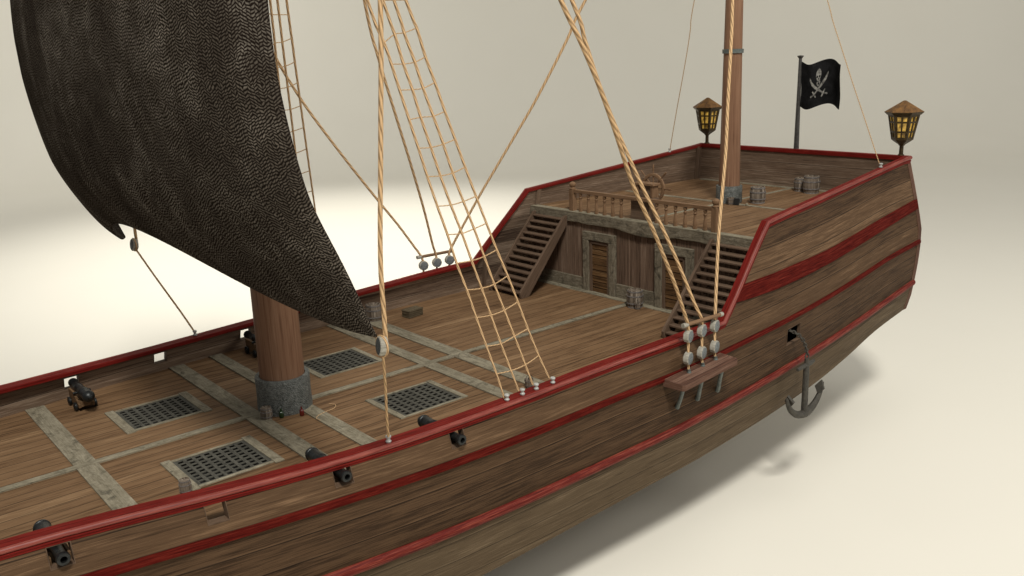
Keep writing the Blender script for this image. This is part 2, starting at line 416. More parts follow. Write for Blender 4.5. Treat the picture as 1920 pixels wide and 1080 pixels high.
PORTX = [(-6.47, -6.1), (-3.93, -3.55), (-1.5, -1.12), (1.16, 1.52)]
APX = (13.42, 14.2)
stations = sorted(set([round(-15.5+.5*i, 3) for i in range(0, 76)] + [a for p in PORTX for a in p] + list(APX) + [10.38, 12.78, 22.45, -15.5]))
stations = [x for x in stations if x <= 22.45]
keep = set([a for p in PORTX for a in p] + list(APX) + [10.38, 12.78, 22.45])
st2 = []
for x in stations:
    if x in keep or all(abs(x-k) > .16 for k in keep): st2.append(x)
stations = st2
def th(x): return interp(x, [9.9, 10.6], [.2, .1])
def port_z(x): # lower / upper edge of the gun ports
    a, b = w1(x), Zr(x); return lerp(a, b, .29), lerp(a, b, .745)
def outer_rows(x):
    zr = Zr(x)-.04; a = w1(x); p0, p1 = port_z(x)
    k = zk(x)
    if x > 11: up = [zr, lerp(k, zr, .75), lerp(k, zr, .5), lerp(k, zr, .25), k, lerp(a, k, .5)]
    else: up = [zr, lerp(p1, zr, .5), p1, lerp(p0, p1, .5), p0, lerp(a, p0, .5)]
    b = a-.155; c = w2(x); d = c-.24; s = sz(x); kz = keel(x)
    r = up + [a, b] + [lerp(b, c, f) for f in (.165, .535, .78)] + [c, d]
    r += [lerp(d, s, f) for f in (.33, .66)] + [s]
    r += [lerp(s, kz, f) for f in (.25, .5, .75, .92, 1.)]
    return r
NROW = len(outer_rows(0))

ship = empty('pirate_ship')
tag(ship, 'wooden pirate ship with red rails, black sail and raised stern deck, filling the picture', 'ship')
hull = empty('hull', parent=ship)

def in_port(xm):
    return any(a < xm < b for a, b in PORTX)
for side in (-1, 1):
    rows = [[HP(x, z, side) for x in stations] for z in range(0)]  # placeholder
    Z = [outer_rows(x) for x in stations]
    pts = [[HP(stations[j], Z[j][i], side) for j in range(len(stations))] for i in range(NROW)]
    girth = [[0.0]*len(stations) for _ in range(NROW)]
    for j in range(len(stations)):
        for i in range(1, NROW):
            girth[i][j] = girth[i-1][j] + (pts[i][j]-pts[i-1][j]).length
    # planks run parallel to the first wale
    gref = [girth[6][j] for j in range(len(stations))]
    uvf = lambda i, j: (stations[j], gref[j]-girth[i][j]+(0 if side < 0 else 40))
    def skip_top(i, j):
        xm = (stations[j]+stations[j+1])/2
        return (in_port(xm) and 2 <= i < 4) or (APX[0] < xm < APX[1] and i == 8)
    TOPN = 12
    mb = MB(); mb.grid(pts[:TOPN], uvf, skip=skip_top)
    top_side = mb.build('side_planking', M_HULL, hull, fix=False, sharp=60)
    mb = MB(); mb.grid(pts[TOPN-1:], lambda i, j: uvf(i+TOPN-1, j)); mb.build('underbody', M_BELOW, hull, fix=False, sharp=60)
    # gun port and anchor port linings
    TH = .2
    for (x0, x1) in PORTX+[APX]:
        anc = (x0 == APX[0])
        def P(x, w, d):
            if anc: r = outer_rows(x); z = r[8] if w else r[9]
            else: z = port_z(x)[1 if w else 0]
            q = HP(x, z, side); q.y -= side*d; return q
        D = .10 if anc else TH
        lin = MB()
        for a, b in (((x0, 1), (x1, 1)), ((x1, 1), (x1, 0)), ((x1, 0), (x0, 0)), ((x0, 0), (x0, 1))):
            lin.quad([P(*a, -.012), P(*b, -.012), P(*b, D), P(*a, D)], [(0, 0), (.4, 0), (.4, .2), (0, .2)])
        lin.build('port_lining', M_PORT, hull, solid=.02)
    # inner bulwark: main deck, then poop
    sx = [x for x in stations if x <= 12.78 and x >= -15]+[13.08]
    def irow(x):
        zr = Zr(x)-.05; p0, p1 = port_z(x); r = [0.0, p0, lerp(p0, p1, .5), p1, zr]
        return r
    pts = [[HP(x, irow(x)[i], side, -th(x)) for x in sx] for i in range(5)]
    mb = MB(); mb.grid(pts, lambda i, j: (sx[j], irow(sx[j])[i]+.1), skip=lambda i, j: in_port((sx[j]+sx[j+1])/2) and 1 <= i < 3)
    mb.build('bulwark', M_BUL, hull, fix=False, sharp=60)
    sx2 = [13.08]+[x for x in stations if x > 13.3]
    pts = [[HP(x, lerp(2.78, Zr(x)-.05, t), side, -.1) for x in sx2] for t in (0, .5, 1)]
    mb = MB(); mb.grid(pts, lambda i, j: (sx2[j], lerp(2.8, Zr(sx2[j]), i/2)+.15)); mb.build('bulwark', M_BUL, hull, fix=False, sharp=60)
    # upright corner posts inside the bulwark
    for xq, z0, z1, wd in ((10.9, 0, 1.5, .16), (13.3, 2.8, 3.4, .2), (22.15, 2.8, 4.25, .3)):
        mb = MB()
        y = yh(xq, (z0+z1)/2)-.2
        rows = []
        for z in (z0, z1):
            yy = yh(xq, min(z, Zr(xq)-.08))-.1
            rows.append([(rake(xq, z)-wd/2, side*(yy+.02), z), (rake(xq, z)-wd/2, side*(yy-.05), z), (rake(xq, z)+wd/2, side*(yy-.05), z), (rake(xq, z)+wd/2, side*(yy+.02), z)])
        mb.grid(rows, lambda i, j: (i*1.4, j*.2+xq), smooth=False)
        mb.build('bulwark_post', M_BUL, hull)
    # wales -------------------------------------------------------------
    def strip(name, xs, zt, zb, mat, prof):
        rws = []
        nn = len(prof)
        for t, d in prof:
            rws.append([HP(x, lerp(zt(x), zb(x), t), side, d) for x in xs])
        mb = MB(); mb.grid(rws, lambda i, j: (xs[j], prof[i][0]*(zt(xs[j])-zb(xs[j])) + prof[i][1]*.5+(3 if side > 0 else 0)))
        for c in (0, len(xs)-1):
            mb.quad([rws[k][c] for k in (0, 1, nn-2, nn-1)], [(0, 0), (.1, 0), (.1, .1), (0, .1)])
        return mb.build(name, mat, hull, fix=True, sharp=40)
    xs_all = [x for x in stations]
    strip('upper_wale', xs_all, lambda x: w1(x), lambda x: w1(x)-interp(x, [4, 9, 16, 22.45], [.155, .118, .118, .14]), M_WALE, [(0, -.01), (0, .05), (.5, .07), (1, .07), (1, -.01)])
    strip('lower_wale', xs_all, lambda x: w2(x), lambda x: w2(x)-.24, M_WALE2, [(0, -.01), (.02, .03), (.15, .075), (.35, .105), (.6, .105), (.82, .08), (.97, .035), (1, -.01)])
    RBX = [11.2, 12, 14, 16, 18, 20, 22.45]
    RT = [1.88, 1.93, 2.01, 2.10, 2.31, 2.55, 2.80]; RB = [1.48, 1.49, 1.55, 1.69, 1.91, 2.17, 2.46]
    xb = [10.84, 10.95, 11.1, 11.25, 11.4, 11.55, 12]+[x for x in stations if x > 12.2]
    strip('broad_red_band', xb, lambda x: min(smooth(x, RBX, RT), Zr(x)-.12), lambda x: min(smooth(x, RBX, RB), Zr(x)-.14), M_WALE, [(0, -.01), (0, .04), (.5, .05), (1, .05), (1, -.01)])
    # stern quarter trim
    mb = MB(); zz = [4.2, 3.4, 2.75, 2.2, 1.7, 1.05, .4, -.2, -.8, -1.34]
    rws = []
    for dx, dyy in ((-.16, .0), (-.16, .03), (.06, .03), (.06, -.12)):
        rws.append([Vector((rake(22.45, z)+dx, side*(yh(22.45, z)+dyy), z)) for z in zz])
    mb.grid(rws, lambda i, j: (zz[j], i*.11), smooth=False); mb.build('stern_quarter_trim', M_BENCH, hull)

# transom -----------------------------------------------------------
zz = [4.31, 3.5, 2.75, 2.2, 1.7, 1.05, .4, -.2, -.8, -1.34, -1.45, -1.55]
rws = [[Vector((rake(22.45, z)+.005, t*yh(22.45, z), z)) for t in [k/8 for k in range(-8, 9)]] for z in zz]
mb = MB(); mb.grid(rws, lambda i, j: ((j-8)*.6, zz[i])); mb.build('transom', M_HULL, hull, fix=False)
zz = [2.78, 3.5, 4.31]
rws = [[Vector((rake(22.3, z)-.0, t*(yh(22.3, z)-.08), z)) for t in [k/8 for k in range(-8, 9)]] for z in zz]
mb = MB(); mb.grid(rws, lambda i, j: ((j-8)*.6+30, zz[i])); mb.build('stern_bulwark', M_BUL, hull, fix=False)
# keel
mb = MB(); mb.box((-10.5, -.14, -5.295), (13.5, .14, -4.3)); mb.build('keel', M_BELOW, hull, bevel=.02)

# rail: one continuous moulding ---------------------------------------
PROF = [(-.335, -.11), (-.335, -.025), (-.32, .0), (-.05, .0), (-.035, -.012), (-.035, -.11)]
PROF2 = [(-.034, -.010), (-.015, .006), (.012, .006), (.040, -.010), (.056, -.035), (.058, -.06), (.046, -.085), (.02, -.098), (-.034, -.10)]
PROF3 = [(-.034, -.101), (.022, -.101), (.034, -.115), (.034, -.14), (.018, -.155), (.018, -.195), (-.034, -.20)]
rx = [-15.5]+[x for x in stations if x > -15.5]
path = [(Vector((x, -Yr(x), Zr(x)))) for x in rx]
path[-1] = Vector((22.47, -4.64, 4.36))
path += [Vector((p.x, -p.y, p.z)) for p in path[::-1]]
def rail_sweep(path, prof):
    rows = []; n = len(path); L = [0.0]
    for i in range(1, n): L.append(L[-1]+(path[i]-path[i-1]).length)
    for i in range(n):
        a = (path[i]-path[max(i-1, 0)]); b = (path[min(i+1, n-1)]-path[i])
        if a.length < 1e-6: a = b
        if b.length < 1e-6: b = a
        a2 = Vector((a.x, a.y, 0)).normalized(); b2 = Vector((b.x, b.y, 0)).normalized()
        na = Vector((a2.y, -a2.x, 0)); nb = Vector((b2.y, -b2.x, 0))
        m = (na+nb).normalized(); m = m/max(.5, m.dot(na))
        # up vector: perpendicular to the slope of the path
        sl = (a.normalized()+b.normalized()).normalized()
        up = Vector((0, 0, 1)) - sl*sl.z; up.normalize()
        cs = max(.6, a.normalized().dot(sl)); up = up/cs
        kk = 1-.45*max(0, min(1, (path[i].x-9.9)/.6))   # the cap narrows along the raised stern
        rows.append([path[i]+m*(o if o > -.04 else -.035+(o+.035)*kk)+up*h for o, h in prof])
    d = [0.0]
    for k in range(1, len(prof)+1):
        p, q = prof[k-1], prof[k % len(prof)]; d.append(d[-1]+math.hypot(p[0]-q[0], p[1]-q[1]))
    mb = MB(); mb.grid(rows, lambda i, j: (L[i], d[j]), closed=True); return mb
rl = empty('rail', parent=ship)
mb = rail_sweep(path, PROF); mb.build('rail_cap', M_RED, rl, fix=True, sharp=30)
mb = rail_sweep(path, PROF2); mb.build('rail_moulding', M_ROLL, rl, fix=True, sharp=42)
mb = rail_sweep(path, PROF3); mb.build('rail_fillet', M_RED, rl, fix=True, sharp=42)

# ------------------------------------------------------------------ decks
HX = [(-3.31, -1.64), (1.75, 3.5)]; HY = (1.19, 2.74)
dx = sorted(set([x for x in stations if -14.6 < x < 12.9]+[a for p in HX for a in p]+[13.08]))
def deck_y(x): return yh(x, 0.02)-th(x)+.01
def deck_rows(x):
    w = deck_y(x)
    ys = [HY[0], HY[1]]
    if w < HY[1]+.05: ys = [w*.4, w*.75]
    r = [0, ys[0], ys[1], w]
    return [-a for a in r[::-1][:-1]]+r
rws = [[Vector((x, y, 0)) for x in dx] for y in []]
rr = [deck_rows(x) for x in dx]
pts = [[Vector((dx[j], rr[j][i], 0)) for j in range(len(dx))] for i in range(7)]
def skd(i, j):
    xm = (dx[j]+dx[j+1])/2
    return i in (1, 4) and any(a < xm < b for a, b in HX)
mb = MB(); mb.grid(pts, lambda i, j: (dx[j], rr[min(j, len(dx)-1)][i]+10), skip=skd, smooth=False)
deck = mb.build('main_deck', M_DECK, ship, fix=False)
# poop deck
px_ = [12.98]+[x for x in stations if x > 13.2]
pts = [[Vector((rake(x, 2.8), t*(yh(x, 2.8)-.09), 2.8)) for x in px_] for t in [k/6 for k in range(-6, 7)]]
mb = MB(); mb.grid(pts, lambda i, j: (px_[j]+.7, pts[i][j].y+10.13), smooth=False); mb.build('stern_deck', M_DECK, ship, fix=False)

def plank(mb, x0, x1, y0, y1, z, h=.02, ax=None):
    mb.box((x0, y0, z-.02), (x1, y1, z+h), axis=ax)
bands = [(-4.94, -4.49), (-1.09, -.66), (.14, .52), (4.15, 4.55), (5.22, 5.68), (-8.4, -7.95), (-11.6, -11.2)]
for k, (a, b) in enumerate(bands):
    mb = MB(); w = min(deck_y(a), deck_y(b))-.02
    plank(mb, a, b, -w, -.105, 0, .034, 1); plank(mb, a, b, .105, w, 0, .034, 1)
    mb.build('deck_beam', M_BEAM, ship, bevel=.006)
mb = MB(); plank(mb, -13, 12.74, -.1, .1, 0, .04, 0); mb.build('deck_centre_plank', M_BEAM, ship, bevel=.006)
mb = MB(); plank(mb, 12.76, 13.07, -4.9, 4.9, 0, .03, 1); mb.build('deck_beam', M_BEAM, ship, bevel=.006)
mb = MB(); w = 4.95; plank(mb, 17.8, 18.02, -w+.1, w-.1, 2.8, .014, 1); mb.build('deck_beam', M_BEAM, ship)
mb = MB(); plank(mb, 13.4, 17.79, -.09, .09, 2.8, .012, 0); plank(mb, 18.03, 22.2, -.09, .09, 2.8, .012, 0); mb.build('deck_centre_plank', M_BEAM, ship)
mb = MB(); plank(mb, 12.985, 13.30, -5.28, 5.28, 2.8, .024, 1); mb.build('deck_edge_plank', M_BEAM, ship)
mb = MB(); plank(mb, 22.25, 22.54, -4.55, 4.55, 2.8, .016, 1); mb.build('deck_edge_plank', M_BEAM, ship)

# hatches -----------------------------------------------------------
for (a, b) in HX:
    for s in (1, -1):
        y0, y1 = sorted((s*HY[0], s*HY[1])); y0 += .02; y1 -= .02
        h = empty('hatch', ((a+b)/2, (y0+y1)/2, 0), parent=ship)
        cx, cy = (a+b)/2, (y0+y1)/2
        fr = MB(); wx, wy = (.2, .075) if a < 0 else (.14, .06)
        e = .13 if a < 0 else .07
        for xa, xb_ in ((a-wx, a+.015), (b-.015, b+wx)):
            fr.box((xa-cx, y0-e-cy, -.01), (xb_-cx, y1+e-cy, .03), axis=1)
        for ya, yb in ((y0-wy, y0+.01), (y1-.01, y1+wy)):
            fr.box((a+.02-cx, ya-cy, -.01), (b-.02-cx, yb-cy, .026), axis=0)
        fr.build('hatch_frame', M_BEAM, h, bevel=.008)
        g = MB(); n = 8; L = b-a-.04; W = y1-y0-.02
        gap = .118; sl = (L-n*gap)/(n+1)
        for k in range(n+1):
            x0 = a+.02+k*(sl+gap); g.box((x0-cx, y0+.01-cy, -.008), (x0+sl-cx, y1-.01-cy, .012), axis=1)
        n2 = 8; g2 = .105; s2 = (W-n2*g2)/(n2+1)
        for k in range(n2+1):
            yy = y0+.01+k*(s2+g2); g.box((a+.022-cx, yy-cy, -.007), (b-.022-cx, yy+s2-cy, .0075), axis=0)
        g.build('grating', M_GRATE, h)
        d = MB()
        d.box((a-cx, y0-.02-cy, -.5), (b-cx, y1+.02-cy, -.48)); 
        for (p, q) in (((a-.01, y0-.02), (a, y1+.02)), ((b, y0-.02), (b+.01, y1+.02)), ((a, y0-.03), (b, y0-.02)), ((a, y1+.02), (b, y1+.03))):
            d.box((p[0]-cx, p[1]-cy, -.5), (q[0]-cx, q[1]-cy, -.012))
        d.build('hatch_shade_box', M_DARK, h)  # near-black box under the grating, painted shade of the hold

# ------------------------------------------------------------------ masts
def mast(name, x, z0, z1, r0, r1, rc, hc):
    m = empty(name, (x, 0, z0), parent=ship)
    mb = MB(); H = z1-z0
    mb.lathe([(r0, -.05)]+[(lerp(r0, r1, k/12), H*k/12) for k in range(1, 13)], 40, alongv=True); mb.build('mast_pole', M_MAST, m)
    mb = MB(); mb.lathe([(rc, -.01), (rc*1.01, .06), (rc*.99, hc*.5), (rc, hc-.03), (rc*.985, hc), (r0+.012, hc), (r0+.012, hc-.1)], 48, capt=False, capb=False); mb.build('mast_collar', M_COLLAR, m)
    return m
mm_ = mast('main_mast', 0, 0, 21, .55, .44, .665, .88)
mz = mast('mizzen_mast', 18.19, 2.8, 20, .385, .19, .475, .62)
mb = MB(); zb = 8.2-2.8; mb.lathe([(.30, zb-.075), (.372, zb-.07), (.372, zb+.07), (.30, zb+.075)], 40, capt=False, capb=False); mb.build('mast_band', M_BRKT, mz)
# yard above the picture that the sail hangs from
mb = MB(); mb.tube([(-.55, y, 17.1) for y in [k-7.5 for k in range(16)]], .2, 16, rr=[.11+.13*(1-abs(k-7.5)/7.5) for k in range(16)]); mb.build('yard', M_MAST, ship)

# ------------------------------------------------------------------ sail
LZ = [3.615, 4.532, 5.079, 5.94, 6.382, 7.257, 8.092, 8.622, 9.24, 11.0, 13.0, 15.0, 17.0]
LX = [-1.244, -1.574, -1.788, -2.154, -2.295, -2.463, -2.573, -2.599, -2.605, -2.485, -2.105, -1.505, -0.705]
def sail_pt(s, t, off=0):
    m = max(0., 1-s*s)
    zf = 3.64 + 1.402*m**1.835
    z = lerp(zf, 17.0, t)
    yy = 6.78*(1-.024*(1-math.exp(-(z-3.64)/3)))
    e = math.exp(-(z-zf)/.515)
    top = lerp(1, .15, max(0, (z-9.5)/7.5)**1.6)
    x = smooth(z, LZ, LX) - (1.633*m**.646*(1-e) + 1.29*m**1.043*e)*top
    return Vector((x+off, yy*s, z))
NS, NTT = 72, 90
rows = [[sail_pt(sin(pi/2*(2*i/NS-1)), (j/NTT)**1.3) for i in range(NS+1)] for j in range(NTT+1)]
ul = [0.0]
for i in range(1, NS+1): ul.append(ul[-1]+(sail_pt(sin(pi/2*(2*i/NS-1)), .3)-sail_pt(sin(pi/2*(2*(i-1)/NS-1)), .3)).length)
mb = MB(); mb.grid(rows, lambda j, i: (ul[i], rows[j][i].z))
sail = mb.build('sail', M_SAIL, ship, solid=.03, fix=False)
sail['label'] = 'billowing coarse black sail'

# ------------------------------------------------------------------ rigging
def rope_obj(pts, r, name, parent, mat=None, seg=8, n=5, top=None, z0=0.):
    c = catmull(pts, n); rr = [lerp(r, top, max(0, min(1.25, (p.z+z0-1)/8.5))) for p in c] if top else None
    mb = MB(); mb.tube(c, r, seg, rr=rr); return mb.build(name, mat or M_ROPE, parent, fix=False)
SH = [
[[1.65,-2.54,9.62],[1.757,-2.75,9.022],[1.813,-2.857,8.673],[1.875,-2.992,8.224],[1.941,-3.148,7.673],[2.018,-3.327,7.042],[2.096,-3.499,6.432],[2.169,-3.671,5.817],[2.253,-3.866,5.172],[2.344,-4.06,4.549],[2.416,-4.244,3.916],[2.51,-4.448,3.324],[2.589,-4.643,2.704],[2.677,-4.849,2.062],[2.766,-5.056,1.436],[2.831,-5.219,.878]],
[[1.976,-2.67,9.56],[2.083,-2.879,8.84],[2.16,-3.029,8.215],[2.244,-3.191,7.668],[2.319,-3.336,7.073],[2.414,-3.521,6.419],[2.503,-3.694,5.797],[2.604,-3.889,5.153],[2.716,-4.097,4.522],[2.807,-4.283,3.911],[2.906,-4.476,3.286],[2.997,-4.653,2.673],[3.098,-4.848,2.017],[3.2,-5.047,1.397],[3.277,-5.197,.928]],
[[2.217,-2.736,9.558],[2.315,-2.902,8.871],[2.423,-3.085,8.246],[2.505,-3.224,7.686],[2.61,-3.401,7.08],[2.713,-3.576,6.468],[2.81,-3.741,5.83],[2.924,-3.932,5.196],[3.039,-4.127,4.583],[3.147,-4.311,3.953],[3.257,-4.496,3.318],[3.368,-4.685,2.718],[3.48,-4.875,2.112],[3.603,-5.082,1.442],[3.688,-5.226,.965]],
[[2.501,-2.769,9.56],[2.623,-2.945,8.966],[2.716,-3.081,8.348],[2.823,-3.236,7.794],[2.934,-3.399,7.162],[3.051,-3.569,6.543],[3.166,-3.736,5.924],[3.294,-3.922,5.265],[3.418,-4.103,4.648],[3.542,-4.284,4.038],[3.676,-4.479,3.433],[3.799,-4.659,2.822],[3.924,-4.84,2.184],[4.061,-5.039,1.541],[4.194,-5.233,.995]]]
SH[0] = [SH[0][0]]+SH[0][2:]     # keep the rows level with the other shrouds
for side in (1, -1):
    net = empty('shroud_net', (3.5, -5.25*side, .95), parent=ship)
    org = Vector((3.5, -5.25*side, .95))
    for k in range(4):
        P = [Vector((p[0], p[1]*side, p[2]))-org for p in SH[k]]
        d = (P[0]-P[2]).normalized(); top = Vector((.6+.1*k, -.35*side, 18.3))-org
        full = [top, lerp(P[0], top, .5)]+P
        rope_obj(full, .022, 'shroud', net, n=3, top=.035, z0=.95)
    ext = []
    for r in range(10):   # rungs above the picture
        row = []
        for k in range(4):
            p0 = Vector((SH[k][0][0], SH[k][0][1]*side, SH[k][0][2])); top = Vector((.6+.1*k, -.35*side, 18.3))
            row.append(p0.lerp(top, (r+1)*.62/8.75))
        ext.append(row)
    rws_ = ext+[[Vector((SH[k][i][0], SH[k][i][1]*side, SH[k][i][2])) for k in range(4)] for i in range(0, 14)]
    for row in rws_:
        w = [p-org for p in row]
        for q in w: q.y -= .0
        rope_obj(w, .0135, 'ratline', net, M_ROPES, 6, 4)
    for k in range(4):
        p = SH[k][-1]
        mb = MB(); z0 = Zr(p[0]); x = p[0]; y = (Yr(x)-.11)*-side
        mb.lathe([(.052, 0), (.06, .03), (.042, .05), (.034, .08), (.055, .10), (.062, .125), (.05, .15), (.01, .155)], 14, T(x, y, z0)); mb.build('cleat', M_CLEAT, ship)

def pulley(name, c, axis, r, th, parent, mface=None):
    e = empty(name, c, parent=parent); M = align(axis)
    mb = MB(); mb.lathe([(r*.86, -th/2), (r*.97, -th*.42), (r, -th*.2), (r*.96, 0), (r, th*.2), (r*.97, th*.42), (r*.86, th/2)], 24, M, capt=False, capb=False); mb.build('rim', M_DRIM, e)
    for s in (1, -1):
        mb = MB(); mb.lathe([(r*.86, s*th/2), (r*.8, s*(th/2+.004)), (r*.25, s*(th/2+.008)), (.001, s*(th/2+.01))], 24, M, capb=False); mb.build('face_disc', mface or M_DISC, e)
    return e

for side in (-1, 1):
    # sheet tackle of the sail
    pulley('sheet_block', (-1.08, side*6.64, 3.40), (-1, .28 if side < 0 else 0., .12), .18, .15, ship, M_BLOCK)
    mb = MB(); b = Vector((-1.06, side*6.64, 3.40))
    up = [Vector(q) for q in ((-1.0, side*6.64, 3.45), (-1.0, side*6.65, 3.9), (-.985, side*6.65, 5.02), (-.80, side*6.65, 7.12), (-.627, side*6.65, 9.26), (-.5, side*6.62, 12.5), (-.5, side*6.6, 17.0))]
    rope_obj(up, .044, 'halyard', ship)
    loop = [b+Vector((.19*sin(a)*1.0*-0.0-.02, 0, 0)) + Vector((0, side*.182*sin(a), .182*cos(a))) for a in [2*pi*k/20 for k in range(21)]]
    rope_obj(loop, .022, 'block_strop', ship, n=1)
    z0 = Zr(-.2)
    rope_obj([(-1.05, side*6.60, 3.24), (-.75, side*6.1, 2.4), (-.42, side*5.52, 1.5), (-.2, side*5.16, z0+.1)], .026, 'sheet_rope', ship)
    mb = MB(); mb.lathe([(.055, 0), (.062, .03), (.042, .05), (.036, .09), (.058, .11), (.062, .135), (.05, .15), (.01, .155)], 14, T(-.2, side*5.15, z0)); mb.build('cleat', M_CLEAT, ship)
    # stern stays
    S = [(20.36, 4.62, 4.22), (20.09, 4.07, 5.87), (19.92, 3.7, 6.94), (19.73, 3.29, 8.18), (19.57, 3.01, 9.06), (19.45, 2.83, 9.76), (19.1, 1.9, 12.5), (18.6, .3, 18)]
    rope_obj([(a, b_*side, c) for a, b_, c in S], .017, 'stern_stay', ship, M_ROPES, 6)
    mb = MB(); xx = 20.37; mb.lathe([(.06, 0), (.065, .03), (.045, .05), (.04, .09), (.06, .11), (.065, .14), (.05, .155), (.01, .16)], 14, T(xx, side*(Yr(xx)-.13), Zr(xx))); mb.build('cleat', M_CLEAT, ship)
    # deadeyes, spreader bar and their lines
    D = [(8.44, 5.925, 1.185), (9.017, 5.91, 1.20), (9.574, 5.90, 1.20)]
    Dl = [(8.40, 5.96, .60), (8.965, 5.96, .615), (9.51, 5.96, .645)]
    for (x, y, z) in D+Dl: pulley('deadeye', (x, side*y, z), (.22, side, 0), .172, .15, ship)
    LN = [
     [(-1.2, 6.3, 16.9), (2.3, 6.36, 11.8), (3.52, 6.58, 9.32), (3.91, 6.70, 8.55), (4.4, 6.73, 7.66), (4.92, 6.66, 6.76), (5.74, 6.45, 5.45), (6.5, 6.36, 4.36), (7.16, 6.23, 3.41), (7.62, 6.13, 2.75), (8.08, 6.02, 2.02), (8.36, 5.95, 1.56), (8.43, 5.93, 1.34)],
     [(1.2, .5, 19), (4.6, 3.3, 13.4), (5.95, 4.40, 9.49), (6.23, 4.52, 8.6), (6.56, 4.63, 7.62), (7.01, 4.82, 6.45), (7.56, 5.09, 5.12), (8.06, 5.38, 3.95), (8.41, 5.58, 3.06), (8.8, 5.82, 1.96), (8.97, 5.91, 1.56), (9.01, 5.91, 1.36)],
     [(17.9, .3, 19.5), (15, 2.3, 12.4), (13.68, 3.2, 9.66), (13.33, 3.45, 8.76), (12.39, 4.07, 6.8), (11.74, 4.52, 5.57), (11.12, 4.89, 4.48), (10.6, 5.2, 3.56), (10.09, 5.54, 2.56), (9.62, 5.87, 1.58), (9.575, 5.9, 1.36)]]
    for L_ in LN: rope_obj([(a, b_*side, c) for a, b_, c in L_], .042, 'stay_rope', ship, top=.050)
    for k in range(3):
        a, b_ = D[k], Dl[k]
        rope_obj([(a[0], side*a[1], a[2]-.14), (b_[0], side*b_[1], b_[2]+.14)], .036, 'lanyard', ship, n=2)
        rope_obj([(b_[0], side*b_[1], b_[2]-.14), (b_[0]-.02, side*(b_[1]+.06), .16+.08*(k)*.6)], .034, 'lanyard', ship, n=2)
        zt = interp(b_[0], [7.66, 9.95], [.165, .32])
        mb = MB(); mb.lathe([(.06, -.02), (.06, .02), (.04, .05), (.045, .09), (.02, .10)], 12, T(b_[0]-.02, side*(b_[1]+.06), zt)); mb.build('lanyard_ring', M_BRKT, ship)
    bar = empty('spreader_bar', (9, side*5.98, 1.5), parent=ship)
    a = Vector((8.19, side*5.94, 1.515)); b_ = Vector((9.79, side*5.97, 1.49)); o_ = Vector((9, side*5.98, 1.5)); d_ = b_-a
    mb = MB(); mb.tube([a+d_*.1-o_, b_-d_*.06-o_], .052, 14); mb.build('bar_shaft', M_RAILW, bar)
    for p, q in ((a, a+d_*.11), (b_-d_*.07, b_)):
        mb = MB(); mb.tube([p-o_, q-o_], .062, 14); mb.build('bar_cap', M_DRIM, bar)
    # channel shelf with iron brackets
    sh = empty('channel_shelf', (8.8, side*5.7, .2), parent=ship); O = Vector((8.8, side*5.7, .2))
    mb = MB(); rows = []
    for x in (7.66, 7.72, 8.8, 9.88, 9.95):
        zt = interp(x, [7.66, 9.95], [.165, .32]); yo = 6.43 if 7.7 < x < 9.9 else 6.38
        yi = yh(x, zt)-.03
        rows.append([Vector((x, side*yi, zt+.02))-O, Vector((x, side*yo, zt))-O, Vector((x, side*(yo+.0), zt-.17))-O, Vector((x, side*yi, zt-.20))-O])
    vv = [0, .7, .84, 1.5, 1.7]
    mb.grid(rows, lambda i, j: ([7.66, 7.72, 8.8, 9.88, 9.95][i], vv[j]), closed=True, smooth=False)
    for r_ in (rows[0], rows[-1]): mb.quad(r_, [(0, 0), (.7, 0), (.7, .14), (0, .14)])
    mb.build('shelf_plank', M_BENCH, sh, bevel=.012)
    for xt, xb_ in ((7.80, 8.22), (8.56, 9.04), (9.40, 9.92)):
        zt = interp(xt, [7.66, 9.95], [.165, .32])-.15
        y2 = yh(xb_, -.7)
        P = [Vector((xt, 6.30, zt)), Vector((lerp(xt, xb_, .30), 6.16, zt-.22)), Vector((lerp(xt, xb_, .62), 6.0, zt-.46)), Vector((lerp(xt, xb_, .9), y2+.10, -.66)), Vector((xb_, y2+.03, -.76))]
        P = [Vector((p.x, p.y*side, p.z))-O for p in P]
        mb = MB(); c_ = catmull(P, 4); mb.tube(c_, .04, 8, rr=[.052+.022*(i/len(c_))**3 for i in range(len(c_))]); mb.build('bracket', M_BRKT, sh)

# ------------------------------------------------------------------ cabin front
WX_ = 13.09
cw = MB(); wy = deck_y(12.9)+.35
rows = [[Vector((WX_, t*lerp(deck_y(12.9), yh(13, 2.3)-.1, z/2.8), z)) for t in [k/10 for k in range(-10, 11)]] for z in (0, .9, 1.8, 2.76)]
cw.grid(rows, lambda i, j: (rows[i][j].z, rows[i][j].y+20), smooth=False); cw.build('cabin_wall', M_CABIN, ship, fix=False)
# fascia beam: deeper in the middle, slightly wavy lower edge
def fasc_z(y): return 2.44+.012*sin(y*2.3)+.01*sin(y*7.1+1) - .10*math.exp(-((y+.5)/1.0)**4)
def fasc_x(y): return 12.99-.05*math.exp(-((y)/1.0)**4)
ys = [-5.3+.2*k for k in range(54)]
rows = [[Vector((13.1, y, 2.805)) for y in ys], [Vector((fasc_x(y), y, 2.805)) for y in ys], [Vector((fasc_x(y)-.01, y, 2.6)) for y in ys], [Vector((fasc_x(y), y, fasc_z(y)+.03)) for y in ys], [Vector((fasc_x(y)+.03, y, fasc_z(y))) for y in ys], [Vector((13.1, y, fasc_z(y))) for y in ys]]
mb = MB(); vq = [0, .11, .32, .5, .54, .6]; mb.grid(rows, lambda i, j: (ys[j]+9, vq[i])); mb.build('fascia_beam', M_TRIM, ship, sharp=40)
for a, b_ in ((-5.0, -2.47), (-.885, .885), (2.47, 5.0)):
    mb = MB(); mb.box((13.02, a, .0), (13.10, b_, .5 if abs(a) < 1 else .46), axis=1); mb.build('cabin_plinth', M_TRIM, ship, bevel=.01)
